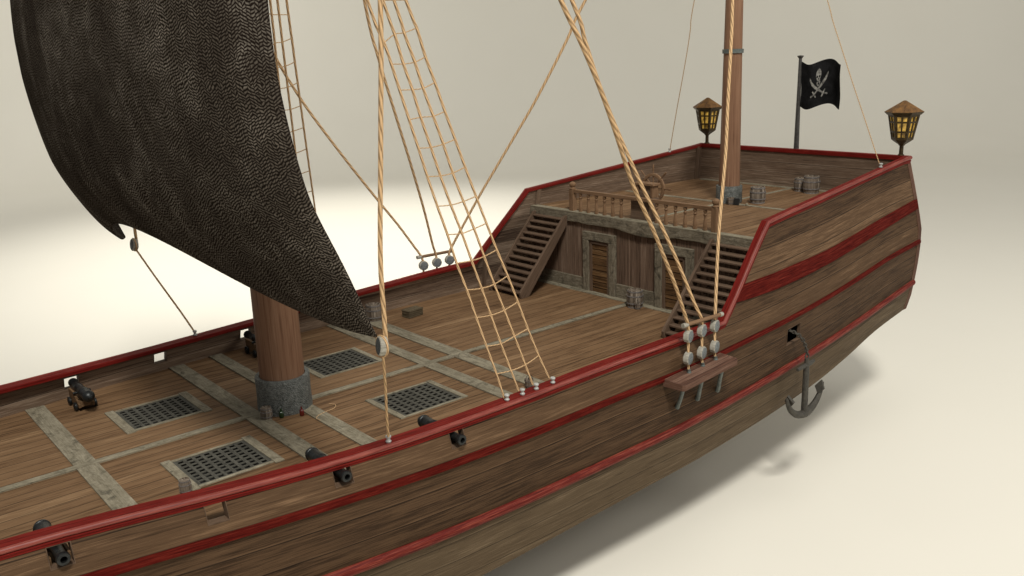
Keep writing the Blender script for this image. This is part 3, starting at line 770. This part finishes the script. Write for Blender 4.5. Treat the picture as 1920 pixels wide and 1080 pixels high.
for s in (1, -1):
    c = s*1.675
    d = empty('cabin_door', (13.05, c, 0), parent=ship)
    mb = MB()
    zt = 2.20
    for a, b_, z0, z1 in ((-.77, -.49, .0, 1.9), (.49, .77, .0, 1.9)):
        mb.box((-.09, a, z0), (.045, b_, z1), axis=2)
    mb.box((-.095, -.77, 1.905), (.045, .77, zt), axis=1)
    mb.build('door_frame', M_TRIM, d, bevel=.015)
    mb = MB()
    for a, b_ in ((-.488, -.36), (.36, .488)): mb.box((-.035, a, .0), (.04, b_, 1.9), axis=2)
    mb.box((-.05, -.40, 1.78), (.04, .40, 1.9), axis=1)
    mb.build('door_jamb', M_STEP, d, bevel=.01)
    mb = MB()
    for k in range(7):
        z0 = .03+k*.25; mb.box((-.012-.008*((k*7) % 3), -.355, z0), (.035, .355, z0+.242), axis=1)
    mb.build('door_leaf', M_DOOR, d, bevel=.012)
# upright cover strips on the planked wall
for y in (.28, .05, -.2, -.5, 2.62, 2.95, -2.7, -2.95):
    mb = MB(); mb.box((13.068, y, .45), (13.1, y+.035, 2.45), axis=2); mb.build('wall_batten', M_CABIN, ship)

# stairs -------------------------------------------------------------
for s in (1, -1):
    st = empty('staircase', (11.9, s*4.1, 0), parent=ship); O = Vector((11.9, s*4.1, 0))
    x0, x1, zt = 10.66, 12.96, 2.60
    yi, yo = 3.2, 5.0
    def stringer(y, w):
        mb = MB()
        sec = [(x0-.02, .0), (x0+.34, .0), (x1+.0, zt-.26), (x1, zt+.06), (x1-.12, zt+.06), (x0-.06, .22)]
        A = [Vector((a, s*y, b_))-O for a, b_ in sec]; B = [Vector((a, s*(y+w), b_))-O for a, b_ in sec]
        n = len(sec); base = len(mb.v)
        for p in A+B: mb.v.append(tuple(p))
        dr = Vector((x1-x0, 0, zt)).normalized(); pr_ = Vector((-dr.z, 0, dr.x))
        uvs = [(p.dot(dr), p.dot(pr_)) for p in A]
        mb.face(list(range(n)), uvs); mb.face([base+n+k for k in range(n)][::-1], uvs[::-1])
        for k in range(n):
            k2 = (k+1) % n; mb.face([k, k2, n+k2, n+k], [uvs[k], uvs[k2], (uvs[k2][0], uvs[k2][1]+w), (uvs[k][0], uvs[k][1]+w)])
        return mb.build('stringer', M_STEP, st, bevel=.012)
    stringer(yi, .10); stringer(yo-.12, .08)
    N = 13
    for k in range(N):
        t = (k+.6)/N; x = lerp(x0, x1, t); z = lerp(.05, zt, t)
        mb = MB(); mb.box((x-.10-O.x, s*(yi+.09)-O.y, z-.035), (x+.17-O.x, s*(yo-.10)-O.y, z+.025), axis=1); mb.build('tread', M_STEP, st, bevel=.012)
        for yy in (3.75, 4.45):
            mb = MB(); mb.box((x-.02-O.x, s*yy-.05-O.y, z-.13), (x+.10-O.x, s*yy+.05-O.y, z-.036)); mb.build('tread_cleat', M_STEP, st)

# balustrade ------------------------------------------------------------
bal = empty('balustrade', (13.2, 0, 2.8), parent=ship); RX = 13.2
mb = MB()
mb.box((-.065, -3.12, .68), (.065, 3.12, .80), axis=1); mb.build('handrail', M_RAILW, bal, bevel=.012)
for k in range(1, 16):
    if k in (7, 8, 9): continue
    y = 3.14-k*.3925
    mb = MB(); mb.lathe([(.07, .02), (.07, .10), (.06, .105), (.066, .13), (.06, .22), (.048, .34), (.036, .43), (.034, .445), (.05, .455), (.034, .465), (.05, .49), (.062, .515), (.05, .545), (.032, .56), (.032, .58), (.055, .585), (.06, .60), (.06, .665)], 14, T(0, y, 0))
    mb.build('baluster', M_RAILW, bal)
for y in (3.14, -3.14):
    mb = MB(); mb.box((-.10, y-.10, -.2), (.10, y+.10, .80), axis=2); mb.build('newel_post', M_RAILW, bal, bevel=.015)
    mb = MB(); mb.lathe([(.115, .80), (.125, .83), (.09, .85), (.075, .87), (.11, .91), (.125, .96), (.115, 1.01), (.07, 1.05), (.02, 1.07)], 18, T(0, y, 0)); mb.build('finial', M_RAILW, bal)

# helm ------------------------------------------------------------------
hb = empty('helm_pedestal', (13.6, 0, 2.8), parent=ship)
mb = MB(); mb.box((-.28, -.36, .0), (.10, .46, .70), axis=1); mb.build('lower_box', M_STEP, hb, bevel=.015)
mb = MB(); mb.box((-.33, -.42, .701), (.16, .52, .76), axis=1); mb.build('box_lid', M_STEP, hb, bevel=.01)
mb = MB()
for y0, y1 in ((-.34, -.24), (.30, .40)): mb.box((-.10, y0, .762), (.20, y1, 1.16), axis=2)
mb.box((-.14, -.40, 1.162), (.24, .46, 1.24), axis=1); mb.build('wheel_support', M_RAILW, hb, bevel=.012)
mb = MB(); mb.box((-.05, -.235, .765), (.02, .295, 1.15), axis=1); mb.build('back_board', M_STEP, hb)
wh = empty('steering_wheel', (13.97, .03, 3.83), parent=ship)
MX = align((1, 0, 0))
mb = MB(); mb.lathe([(.39, -.035), (.45, -.045), (.49, -.03), (.49, .03), (.45, .045), (.39, .035), (.385, 0), (.39, -.035)], 40, MX, capb=False, capt=False); mb.build('wheel_rim', M_RAILW, wh)
mb = MB(); mb.lathe([(.02, -.12), (.09, -.09), (.12, -.04), (.12, .04), (.09, .09), (.02, .12)], 24, MX); mb.build('hub', M_RAILW, wh)
for k in range(8):
    a = k*pi/4; R_ = Matrix.Rotation(a, 4, 'X')
    mb = MB(); mb.lathe([(.03, .10), (.022, .2), (.026, .40), (.02, .48), (.024, .52), (.018, .55), (.026, .60), (.036, .67), (.032, .74), (.02, .785), (.004, .79)], 12, R_); mb.build('spoke', M_RAILW, wh)
mb = MB(); mb.tube([(-.2, 0, 0), (.1, 0, 0)], .05, 14); mb.build('axle', M_IRON, wh)

# lanterns --------------------------------------------------------------
def lantern(y):
    l = empty('stern_lantern', (22.45, y, 4.36), radians(50 if y < 0 else 50), parent=ship)
    mb = MB(); mb.lathe([(.12, -.02), (.11, .03), (.075, .05), (.07, .36)], 12, smooth=True); mb.build('lantern_post', M_BRASSY, l)
    mb = MB(); mb.lathe([(.08, .34), (.13, .40), (.28, .50), (.37, .57), (.365, .575), (.02, .50)], 6, smooth=False); mb.build('lantern_base', M_BRASSY, l, bevel=.008)
    zb, zt, rb, rt = .57, 1.44, .37, .535
    def P(k, t, d=0):
        a = k*pi/3; r = lerp(rb, rt, t)+d; return Vector((r*cos(a), r*sin(a), lerp(zb, zt, t)))
    cage = MB(); glass = MB()
    for k in range(6):
        A0, A1, B0, B1 = P(k, 0), P(k, 1), P(k+1, 0), P(k+1, 1)
        def Q(u, t, d=0.):
            p = lerp(lerp(A0, B0, u), lerp(A1, B1, u), t); n = Vector((p.x, p.y, 0)).normalized(); return p+n*d
        us = [0, .16, .44, .56, .84, 1]; ts = [0, .10, .29, .36, .68, .75, .93, 1]
        for i in range(5):
            for j in range(7):
                hole = i in (1, 3) and j in (1, 3, 5)
                if not hole:
                    u0, u1, t0, t1 = us[i], us[i+1], ts[j], ts[j+1]
                    for d in (0, -.04): cage.quad([Q(u0, t0, d), Q(u1, t0, d), Q(u1, t1, d), Q(u0, t1, d)])
                else:
                    u0, u1, t0, t1 = us[i], us[i+1], ts[j], ts[j+1]
                    c_ = [Q(u0, t0), Q(u1, t0), Q(u1, t1), Q(u0, t1)]; e_ = [Q(u0, t0, -.04), Q(u1, t0, -.04), Q(u1, t1, -.04), Q(u0, t1, -.04)]
                    for m_ in range(4): cage.quad([c_[m_], c_[(m_+1) % 4], e_[(m_+1) % 4], e_[m_]])
        glass.quad([Q(.05, .05, -.055), Q(.95, .05, -.055), Q(.95, .96, -.055), Q(.05, .96, -.055)])
    cage.build('lantern_cage', M_BRASSY, l); glass.build('lantern_glass', M_PANE, l)
    mb = MB(); mb.lathe([(.53, 1.43), (.57, 1.45), (.655, 1.53), (.66, 1.55)], 6, smooth=False, capt=False); mb.build('lantern_cornice', M_BRASSY, l)
    mb = MB(); mb.lathe([(.66, 1.55), (.34, 1.75), (.06, 1.93), (.005, 1.945)], 6, smooth=False); mb.build('lantern_roof', M_ROOF, l)
    return l
l1 = lantern(-4.3); l2 = lantern(4.3)

# flag ------------------------------------------------------------------
fp = empty('flagstaff', (22.5, -.02, 4.3), parent=ship)
mb = MB(); mb.lathe([(.105, 0), (.10, .3), (.075, 2.2), (.062, 3.5), (.06, 3.52), (.12, 3.60), (.125, 3.63), (.02, 3.65)], 16); mb.build('pole', M_POLE, fp)
def flag_pt(a, b, off=0):
    x = .26*sin(a*2*pi*1.02+3.5)*min(1, a*2.2)+.03*sin(b*4+a*5)
    zsag = .065*sin(2*pi*(a-.41)/.78)
    p = Vector((x, -.07-1.72*a+.02*sin(b*6), 3.40-1.70*b*(1-.03*a)-.02*a+zsag*1.6))
    return p+Vector((off, 0, 0))
rows = [[flag_pt(i/30, j/20) for i in range(31)] for j in range(21)]
mb = MB(); mb.grid(rows, lambda j, i: (i/30*1.1, 1-j/20)); mb.build('flag_cloth', M_FLAG, fp, fix=False)
def emb(mb, poly, off):
    """polygon in flag space (a to the right, b down), cut into small pieces that follow the waves"""
    bm = bmesh.new(); vs = [bm.verts.new((p[0], p[1], 0)) for p in poly]; bm.faces.new(vs)
    bmesh.ops.triangulate(bm, faces=bm.faces)
    for x in [k*.04 for k in range(1, 26)]:
        bmesh.ops.bisect_plane(bm, geom=bm.verts[:]+bm.edges[:]+bm.faces[:], plane_co=(x, 0, 0), plane_no=(1, 0, 0))
    for f in bm.faces: mb.quad([flag_pt(v.co.x, v.co.y, off) for v in f.verts], [(0, 0)]*len(f.verts))
    bm.free()
def sword(m):
    # m=+1 tip up right, m=-1 tip up left ; centre .42
    def X(x, y): return (.445+m*x*.92, y+(.0 if m > 0 else .03))
    blade = [X(.20, .26), X(.215, .245), X(.205, .33), X(.16, .45), X(.09, .56), X(.0, .665), X(-.06, .735), X(-.085, .715), X(-.02, .625), X(.06, .51), X(.135, .39)]
    guard = [X(-.14, .655), X(-.12, .645), X(-.07, .74), X(-.045, .83), X(-.065, .84), X(-.10, .76)]
    grip = [X(-.075, .725), X(-.06, .75), X(-.13, .775), X(-.165, .80), X(-.185, .785), X(-.175, .745), X(-.15, .745), X(-.13, .75)]
    return [blade, guard, grip]
def ell(cx, cy, rx_, ry, n=14, a0=0, a1=2*pi):
    return [(cx+rx_*cos(a0+(a1-a0)*k/n), cy+ry*sin(a0+(a1-a0)*k/n)) for k in range(n)]
def small(P): return [(.445+(x-.445)*.86, .47+(y-.47)*.88) for x, y in P]
for off in (-.012, .012):
    mb = MB()
    for m_ in (1, -1):
        for poly in sword(m_): emb(mb, small(poly), off*(1.0 if m_ < 0 else 1.25))
    skull = [(.405, .35), (.395, .29), (.40, .21), (.42, .15), (.445, .125), (.47, .15), (.49, .21), (.495, .29), (.485, .35), (.475, .39), (.47, .44), (.42, .44), (.415, .39)]
    emb(mb, small(skull), off)
    jaw = [(.412, .452), (.478, .452), (.475, .51), (.46, .565), (.43, .565), (.415, .51)]; emb(mb, small(jaw), off)
    o = mb.build('skull_and_swords', M_EMB, fp, fix=False)
    mb = MB()
    for c_ in ((.422, .325, .015, .03), (.468, .325, .015, .03), (.445, .385, .010, .02), (.445, .50, .014, .03)): emb(mb, small(ell(*c_)), off*1.6)
    mb.build('skull_hollow', M_FLAG, fp, fix=False)

# ------------------------------------------------------------------ loose things
def cannon(name='ship_cannon'):
    """muzzle towards -Y, trucks on z=0"""
    e = empty(name)
    b = empty('barrel', parent=e)
    MY = T(0, .40, .46) @ align((0, -1, .0)) @ Matrix.Diagonal((1., 1., 1.32, 1.))
    mb = MB(); mb.lathe([(.005, -.16), (.03, -.155), (.038, -.13), (.022, -.11), (.05, -.10), (.11, -.075), (.142, -.03), (.15, .0), (.15, .02), (.138, .03), (.132, .25), (.14, .27), (.14, .30), (.122, .32), (.108, .60), (.115, .62), (.115, .65), (.10, .67), (.088, .94), (.098, .97), (.115, 1.02), (.118, 1.06), (.105, 1.08), (.058, 1.085), (.055, .80), (.001, .80)], 24, MY)
    o = mb.build('gun_tube', M_IRON, b, fix=False)
    mb = MB(); mb.tube([(-.21, -.22, .42), (.21, -.22, .42)], .035, 12); mb.build('trunnion', M_IRON, b)
    c = empty('carriage', parent=e)
    for s in (-1, 1):
        mb = MB(); x0, x1 = (s*.135, s*.19)
        sec = [(-.74, .10), (.10, .10), (.10, .20), (.0, .20), (.0, .27), (-.14, .27), (-.14, .34), (-.28, .34), (-.28, .42), (-.74, .42)]
        A = [(x0, y, z) for y, z in sec]; B = [(x1, y, z) for y, z in sec]; n = len(sec)
        for p in A+B: mb.v.append(p)
        mb.face(list(range(n)), [(y, z) for y, z in sec]); mb.face([n+k for k in range(n)][::-1], [(y, z) for y, z in sec][::-1])
        for k in range(n):
            k2 = (k+1) % n; mb.face([k, k2, n+k2, n+k], [(sec[k][0], sec[k][1]), (sec[k2][0], sec[k2][1]), (sec[k2][0], sec[k2][1]+.06), (sec[k][0], sec[k][1]+.06)])
        mb.build('cheek', M_GUN, c, bevel=.006)
    mb = MB(); mb.box((-.134, -.70, .11), (.134, .08, .17)); mb.box((-.134, .02, .171), (.134, .08, .25)); mb.build('bed', M_GUN, c, bevel=.006)
    for y in (-.60, -.06):
        mb = MB(); mb.box((-.25, y-.035, .085), (.25, y+.035, .15)); mb.build('axle', M_GUN, c)
        for s in (-1, 1):
            mb = MB(); mb.lathe([(.03, -.03), (.10, -.03), (.115, -.02), (.115, .02), (.10, .03), (.05, .03), (.035, .045), (.005, .045)], 20, T(s*.235, y, .116) @ align((s, 0, 0))); mb.build('truck_wheel', M_IRON, c)
    return e
c0 = cannon()
spots = [(-6.28, -1, 'black iron cannon nearest the bottom left corner, muzzle through the near hull port'),
         (-1.31, -1, 'black iron cannon pushed through the near hull port right below the main mast'),
         (1.34, -1, 'black iron cannon in the near hull port left of the shroud net foot'),
         (-3.74, 1, 'black iron cannon on wooden carriage standing at the far bulwark, left of the main mast'),
         (1.33, 1, 'black iron cannon at the far bulwark, half hidden behind the main mast')]
for i, (x, side, lb) in enumerate(spots):
    c = c0 if i == 0 else copy_tree(c0)
    yp = yh(x, .4)
    c.location = (x, side*(yp-.86), .0) if side < 0 else (x, yp-1.34, 0)
    c.rotation_euler = (0, 0, 0 if side < 0 else pi)
    tag(c, lb, 'cannon', 'cannons at the gun ports')

for (x, y, lb) in ((-1.72, -4.05, 'round black cannonball beside the cannon below the main mast, nearer the bow'), (-1.60, -3.86, 'round black cannonball beside the cannon below the main mast, further inboard')):
    mb = MB(); mb.lathe([(.001, -.085)]+[(.085*sin(pi*k/12), -.085*cos(pi*k/12)) for k in range(1, 12)]+[(.001, .085)], 20); o = mb.build('cannonball', M_IRON); o.location = (x, y, .11)
    tag(o, lb, 'cannonball', 'cannonballs by the cannon')
def barrel(r, h):
    e = empty('barrel'); n = 12
    def R(t): return r*(.80+.20*sin(pi*(.06+.88*t)))
    mb = MB(); pr_ = [(R(k/n), h*k/n) for k in range(n+1)]
    mb.lathe(pr_+[(R(1)-.02*r/.2, h), (R(1)-.02*r/.2, h-.025), (.002, h-.025)], 28, capt=False); mb.build('staves', M_CASK, e)
    for t in (.03, .27, .68, .93):
        mb = MB(); z = h*t; w = h*.035; rr_ = R(t)+.004
        mb.lathe([(rr_-.01, z-w), (rr_+.006, z-w), (rr_+.006, z+w), (rr_-.01, z+w)], 28, capb=False, capt=False); mb.build('hoop', M_HOOP, e)
    return e
bb = barrel(.2, .42)
BR = [((-.70, -.42, 0), .72, 'small wooden barrel standing against the main mast collar'),
      ((-3.60, -2.85, 0), .60, 'small wooden barrel by the near front hatch, just behind the near rail'),
      ((5.60, 4.82, 0), 1.36, 'wooden barrel by the far bulwark, just behind the lower tip of the black sail'),
      ((12.62, -.36, 0), 1.42, 'wooden barrel on the main deck between the two cabin doors'),
      ((18.62, -.95, 2.8), 1.42, 'wooden barrel on the stern deck right of the mizzen mast'),
      ((21.95, -.62, 2.8), 1.22, 'smaller of the two barrels by the stern wall'),
      ((21.75, -1.22, 2.8), 1.58, 'larger of the two barrels by the stern wall')]
for i, (loc, s, lb) in enumerate(BR):
    b = bb if i == 0 else copy_tree(bb)
    b.location = loc; b.scale = (s, s, s if i != 1 else s*1.25); b.rotation_euler = (0, 0, i*1.1)
    tag(b, lb, 'barrel', 'barrels on the decks')

def bucket():
    e = empty('bucket')
    mb = MB(); mb.lathe([(.085, 0), (.12, .22), (.108, .22), (.078, .03), (.002, .03)], 20, capt=False); mb.build('staves', M_CASK, e)
    for z, r in ((.05, .096), (.17, .115)):
        mb = MB(); mb.lathe([(r-.01, z-.01), (r+.005, z-.01), (r+.008, z+.01), (r-.01, z+.01)], 20, capb=False, capt=False); mb.build('hoop', M_HOOP, e)
    mb = MB(); mb.tube([(.116*cos(a), 0, .21+.12*sin(a)) for a in [pi*k/12 for k in range(13)]], .006, 6); mb.build('handle', M_IRON, e)
    return e
b0 = bucket()
BK = [((5.14, -3.42, .0), 1.0, 0, 'small wooden bucket on the deck inside the near shroud cleats'),
      ((12.46, -.62, 0), 1., 1, 'small wooden bucket in front of the barrel between the cabin doors'),
      ((17.72, -.42, 2.8), 1.15, 0, 'small wooden bucket against the mizzen mast collar')]
for i, (loc, s, r_, lb) in enumerate(BK):
    b = b0 if i == 0 else copy_tree(b0)
    b.location = (loc[0], loc[1], loc[2]+.024*(i == 0)); b.scale = (s, s, s); b.rotation_euler = (0, 0, r_)
    tag(b, lb, 'bucket', 'buckets on the decks')

def bottle(mat):
    mb = MB(); mb.lathe([(.05, .0), (.056, .01), (.056, .12), (.048, .145), (.022, .165), (.018, .21), (.024, .213), (.024, .225), (.012, .225)], 18)
    return mb
o = bottle(M_GGREEN).build('bottle', M_GGREEN); o.location = (-.40, -.60, 0); tag(o, 'small dark green bottle at the foot of the main mast collar', 'bottle')
o = bottle(M_GRED).build('bottle', M_GRED); o.location = (.02, -.84, 0); tag(o, 'small dark red bottle at the foot of the main mast collar', 'bottle')
mb = MB(); mb.lathe([(.035, 0), (.05, .02), (.05, .06), (.03, .08), (.015, .10)], 14); o = mb.build('jug', M_BEAM); o.location = (17.86, -1.02, 2.8)
tag(o, 'tiny pale jug on the stern deck between mizzen mast and barrel', 'jug')
mb = MB(); mb.box((-.015, -.11, 0), (.05, .11, .24), Matrix.Rotation(.25, 4, 'Y')); o = mb.build('book', M_DARK, bevel=.008); o.location = (17.70, -.66, 2.81)
tag(o, 'small dark book leaning against the mizzen mast collar', 'book')
cr = empty('crate', (6.80, 4.33, 0), radians(8))
mb = MB(); mb.box((-.42, -.22, .0), (.42, .22, .30), axis=0); mb.build('crate_box', M_CRATE, cr, bevel=.01)
mb = MB(); mb.box((-.44, -.24, .301), (.44, .24, .345), axis=0); mb.build('crate_lid', M_CRATE, cr, bevel=.006)
cr.scale = (.72, .85, .72)
tag(cr, 'low flat wooden crate on the deck near the far bulwark', 'crate')
pc = catmull([(.50, -.66, .035), (.62, -.80, .035), (.44, -.98, .03), (.22, -1.10, .012), (.30, -1.3, .03), (.50, -1.38, .03)], 6)
mb = MB(); mb.tube([(.86, -.72, .03), (.90, -.90, .012), (.72, -1.06, .012), (.48, -1.12, .034), (.30, -1.22, .034), (.22, -1.36, .034), (.26, -1.46, .034)], .011, 8)
mb2 = MB(); mb2.tube(catmull([(.86, -.66, .012), (.94, -.84, .012), (.80, -1.02, .012), (.52, -1.12, .034), (.28, -1.20, .034), (.14, -1.34, .036), (.16, -1.50, .036)], 6), .009, 8)
o = mb2.build('loose_rope', M_ROPES); tag(o, 'short piece of thin rope lying on the deck beside the main mast', 'rope')

# anchor ----------------------------------------------------------------
an = empty('anchor', (13.86, -6.1, -.75))
tag(an, 'dark iron anchor hanging on a chain from the near hull hawse port', 'anchor')
mb = MB(); mb.tube([(0, 0, .0), (0, 0, -.3), (0, 0, -1.74)], .07, 10, rr=[.06, .088, .098]); mb.build('shank', M_ANCHOR, an, bevel=.0)
def arc(a0, a1, n=10, R=1.05, cz=-.72): return [(R*sin(a), 0, cz-R*cos(a)) for a in [lerp(a0, a1, k/n) for k in range(n+1)]]
mb = MB(); P = arc(-1.32, 1.32, 18, 1.02, -.76); mb.tube(P, .08, 8, rr=[.035+.095*(1-abs(k-9)/9)**.6 for k in range(19)]); mb.build('arms', M_ANCHOR, an)
for s in (1, -1):
    mb = MB(); a = 1.12*s; c_ = Vector((.95*sin(a), 0, -.76-.95*cos(a))); dr = Vector((cos(a)*s, 0, sin(abs(a)))).normalized(); nn = Vector((-sin(a), 0, cos(a)))
    w = Vector((0, 1, 0))
    tip = c_+dr*.25; hl = c_-dr*.20
    q = [hl, c_+w*.16, tip, c_-w*.16]; q2 = [p+nn*.08 for p in q]
    mb.quad(q); mb.quad(q2)
    for k in range(4): mb.quad([q[k], q[(k+1) % 4], q2[(k+1) % 4], q2[k]])
    mb.build('fluke', M_ANCHOR, an, bevel=.01)
mb = MB(); mb.tube([(-.48, 0, -.25), (-.2, 0, -.22), (.2, 0, -.20), (.40, 0, -.17)], .05, 8, rr=[.05, .075, .075, .05]); mb.build('stock', M_ANCHOR, an)
mb = MB(); mb.tube([(.09*cos(a), 0, .06+.09*sin(a)) for a in [2*pi*k/16 for k in range(17)]], .022, 8, cap=False); mb.build('ring', M_ANCHOR, an)
mb = MB()
CH = catmull([(0, 0, .12), (-.06, .04, .40), (-.13, .12, .62), (-.22, .28, .78), (-.36, .70, .90)], 5)
tot = 0
acc = [0]
for i in range(1, len(CH)): acc.append(acc[-1]+(CH[i]-CH[i-1]).length)
n = int(acc[-1]/.085)
for k in range(n):
    d = (k+.5)/n*acc[-1]; i = max(j for j in range(len(acc)-1) if acc[j] <= d)
    p = CH[i].lerp(CH[i+1], (d-acc[i])/(acc[i+1]-acc[i])); dr = (CH[i+1]-CH[i]).normalized()
    M = Matrix.Translation(p) @ align(dr) @ Matrix.Rotation((k % 2)*pi/2, 4, 'Z')
    mb.tube([M @ Vector((0.044*sin(a), 0, .066*cos(a))) for a in [2*pi*q/12 for q in range(13)]], .019, 6, cap=False)
mb.build('chain', M_ANCHOR, an)

# ------------------------------------------------------------------ backdrop
yaw = .8727791583662152
hx, hy = cos(yaw), sin(yaw); rxx, ryy = sin(yaw), -cos(yaw)
ZF = -5.3
D0, RR, HT = 105., 40., 60.
prof = [(-60, ZF), (0, ZF), (30, ZF), (70, ZF), (D0, ZF)]
prof += [(D0+RR*sin(a), ZF+RR*(1-cos(a))) for a in [pi/2*k/24 for k in range(1, 25)]]
prof += [(D0+RR, ZF+RR+HT)]
cx0, cy0 = -8.87, -19.58
rows = []
for d, z in prof:
    rows.append([Vector((cx0+hx*d+rxx*t, cy0+hy*d+ryy*t, z)) for t in (-160, -80, 0, 80, 160)])
mb = MB(); mb.grid(rows); o = mb.build('studio_backdrop', M_BACK, sharp=80)
tag(o, None, None, None, 'structure'); o.name = 'backdrop'

# ------------------------------------------------------------------ light
w = bpy.data.worlds.new('World'); SC.world = w; w.use_nodes = True
bg = w.node_tree.nodes['Background']; bg.inputs[0].default_value = (1., .985, .95, 1); bg.inputs[1].default_value = .24
def area(name, loc, target, size, power, col=(1, .97, .905), shape='SQUARE', sy=None, spread=180):
    L = bpy.data.lights.new(name, 'AREA'); L.energy = power; L.size = size; L.color = col; L.shape = 'RECTANGLE' if sy else 'SQUARE'
    if sy: L.size_y = sy
    L.spread = radians(spread)
    o = bpy.data.objects.new(name, L); COL.objects.link(o); o.location = loc
    o.rotation_euler = (Vector(target)-Vector(loc)).to_track_quat('-Z', 'Y').to_euler(); return o
def spot(name, loc, target, power, size, blend, radius=3, col=(1, .97, .905)):
    L = bpy.data.lights.new(name, 'SPOT'); L.energy = power; L.spot_size = radians(size); L.spot_blend = blend; L.shadow_soft_size = radius; L.color = col
    o = bpy.data.objects.new(name, L); COL.objects.link(o); o.location = loc
    o.rotation_euler = (Vector(target)-Vector(loc)).to_track_quat('-Z', 'Y').to_euler(); return o
area('key_softbox', (-18, -42, 66), (5, 0, 0), 12, 55000)
area('side_softbox', (52, -48, 34), (10, 0, 0), 22, 11500)
area('overhead_softbox', (18, -14, 60), (14, -4, 0), 30, 5000)
def along(d, t, z): return (cx0+hx*d+rxx*t, cy0+hy*d+ryy*t, z)
spot('floor_spot', along(64, -14, 70), along(67, -14, ZF), 190000, 54, 1.)
area('wall_wash', along(100, -62, 60), along(140, -60, 22), 20, 15000)
area('wall_wash', along(100, 70, 60), along(140, 64, 22), 20, 7000)

# ------------------------------------------------------------------ camera
cam = bpy.data.cameras.new('camera'); cam.sensor_width = 36; cam.lens = 1653.6454/1920*36; cam.clip_end = 2000; cam.clip_start = .1
co = bpy.data.objects.new('camera', cam); COL.objects.link(co); SC.camera = co
pitch, roll = .2569653699156328, -.03552963980879611
F = Vector((cos(yaw)*cos(pitch), sin(yaw)*cos(pitch), -sin(pitch)))
r_ = Vector((sin(yaw), -cos(yaw), 0)); u_ = r_.cross(F)
R_ = cos(roll)*r_+sin(roll)*u_; U_ = -sin(roll)*r_+cos(roll)*u_
M = Matrix((( R_.x, U_.x, -F.x, -8.874183), (R_.y, U_.y, -F.y, -19.577872), (R_.z, U_.z, -F.z, 8.299363), (0, 0, 0, 1)))
co.matrix_world = M
SC.render.engine = 'CYCLES'
SC.view_settings.view_transform = 'Standard'; SC.view_settings.look = 'None'
SC.view_settings.exposure = 0; SC.view_settings.gamma = 1
SC.render.resolution_x = 1024; SC.render.resolution_y = 576
SC.cycles.use_denoising = True
SC.cycles.max_bounces = 6
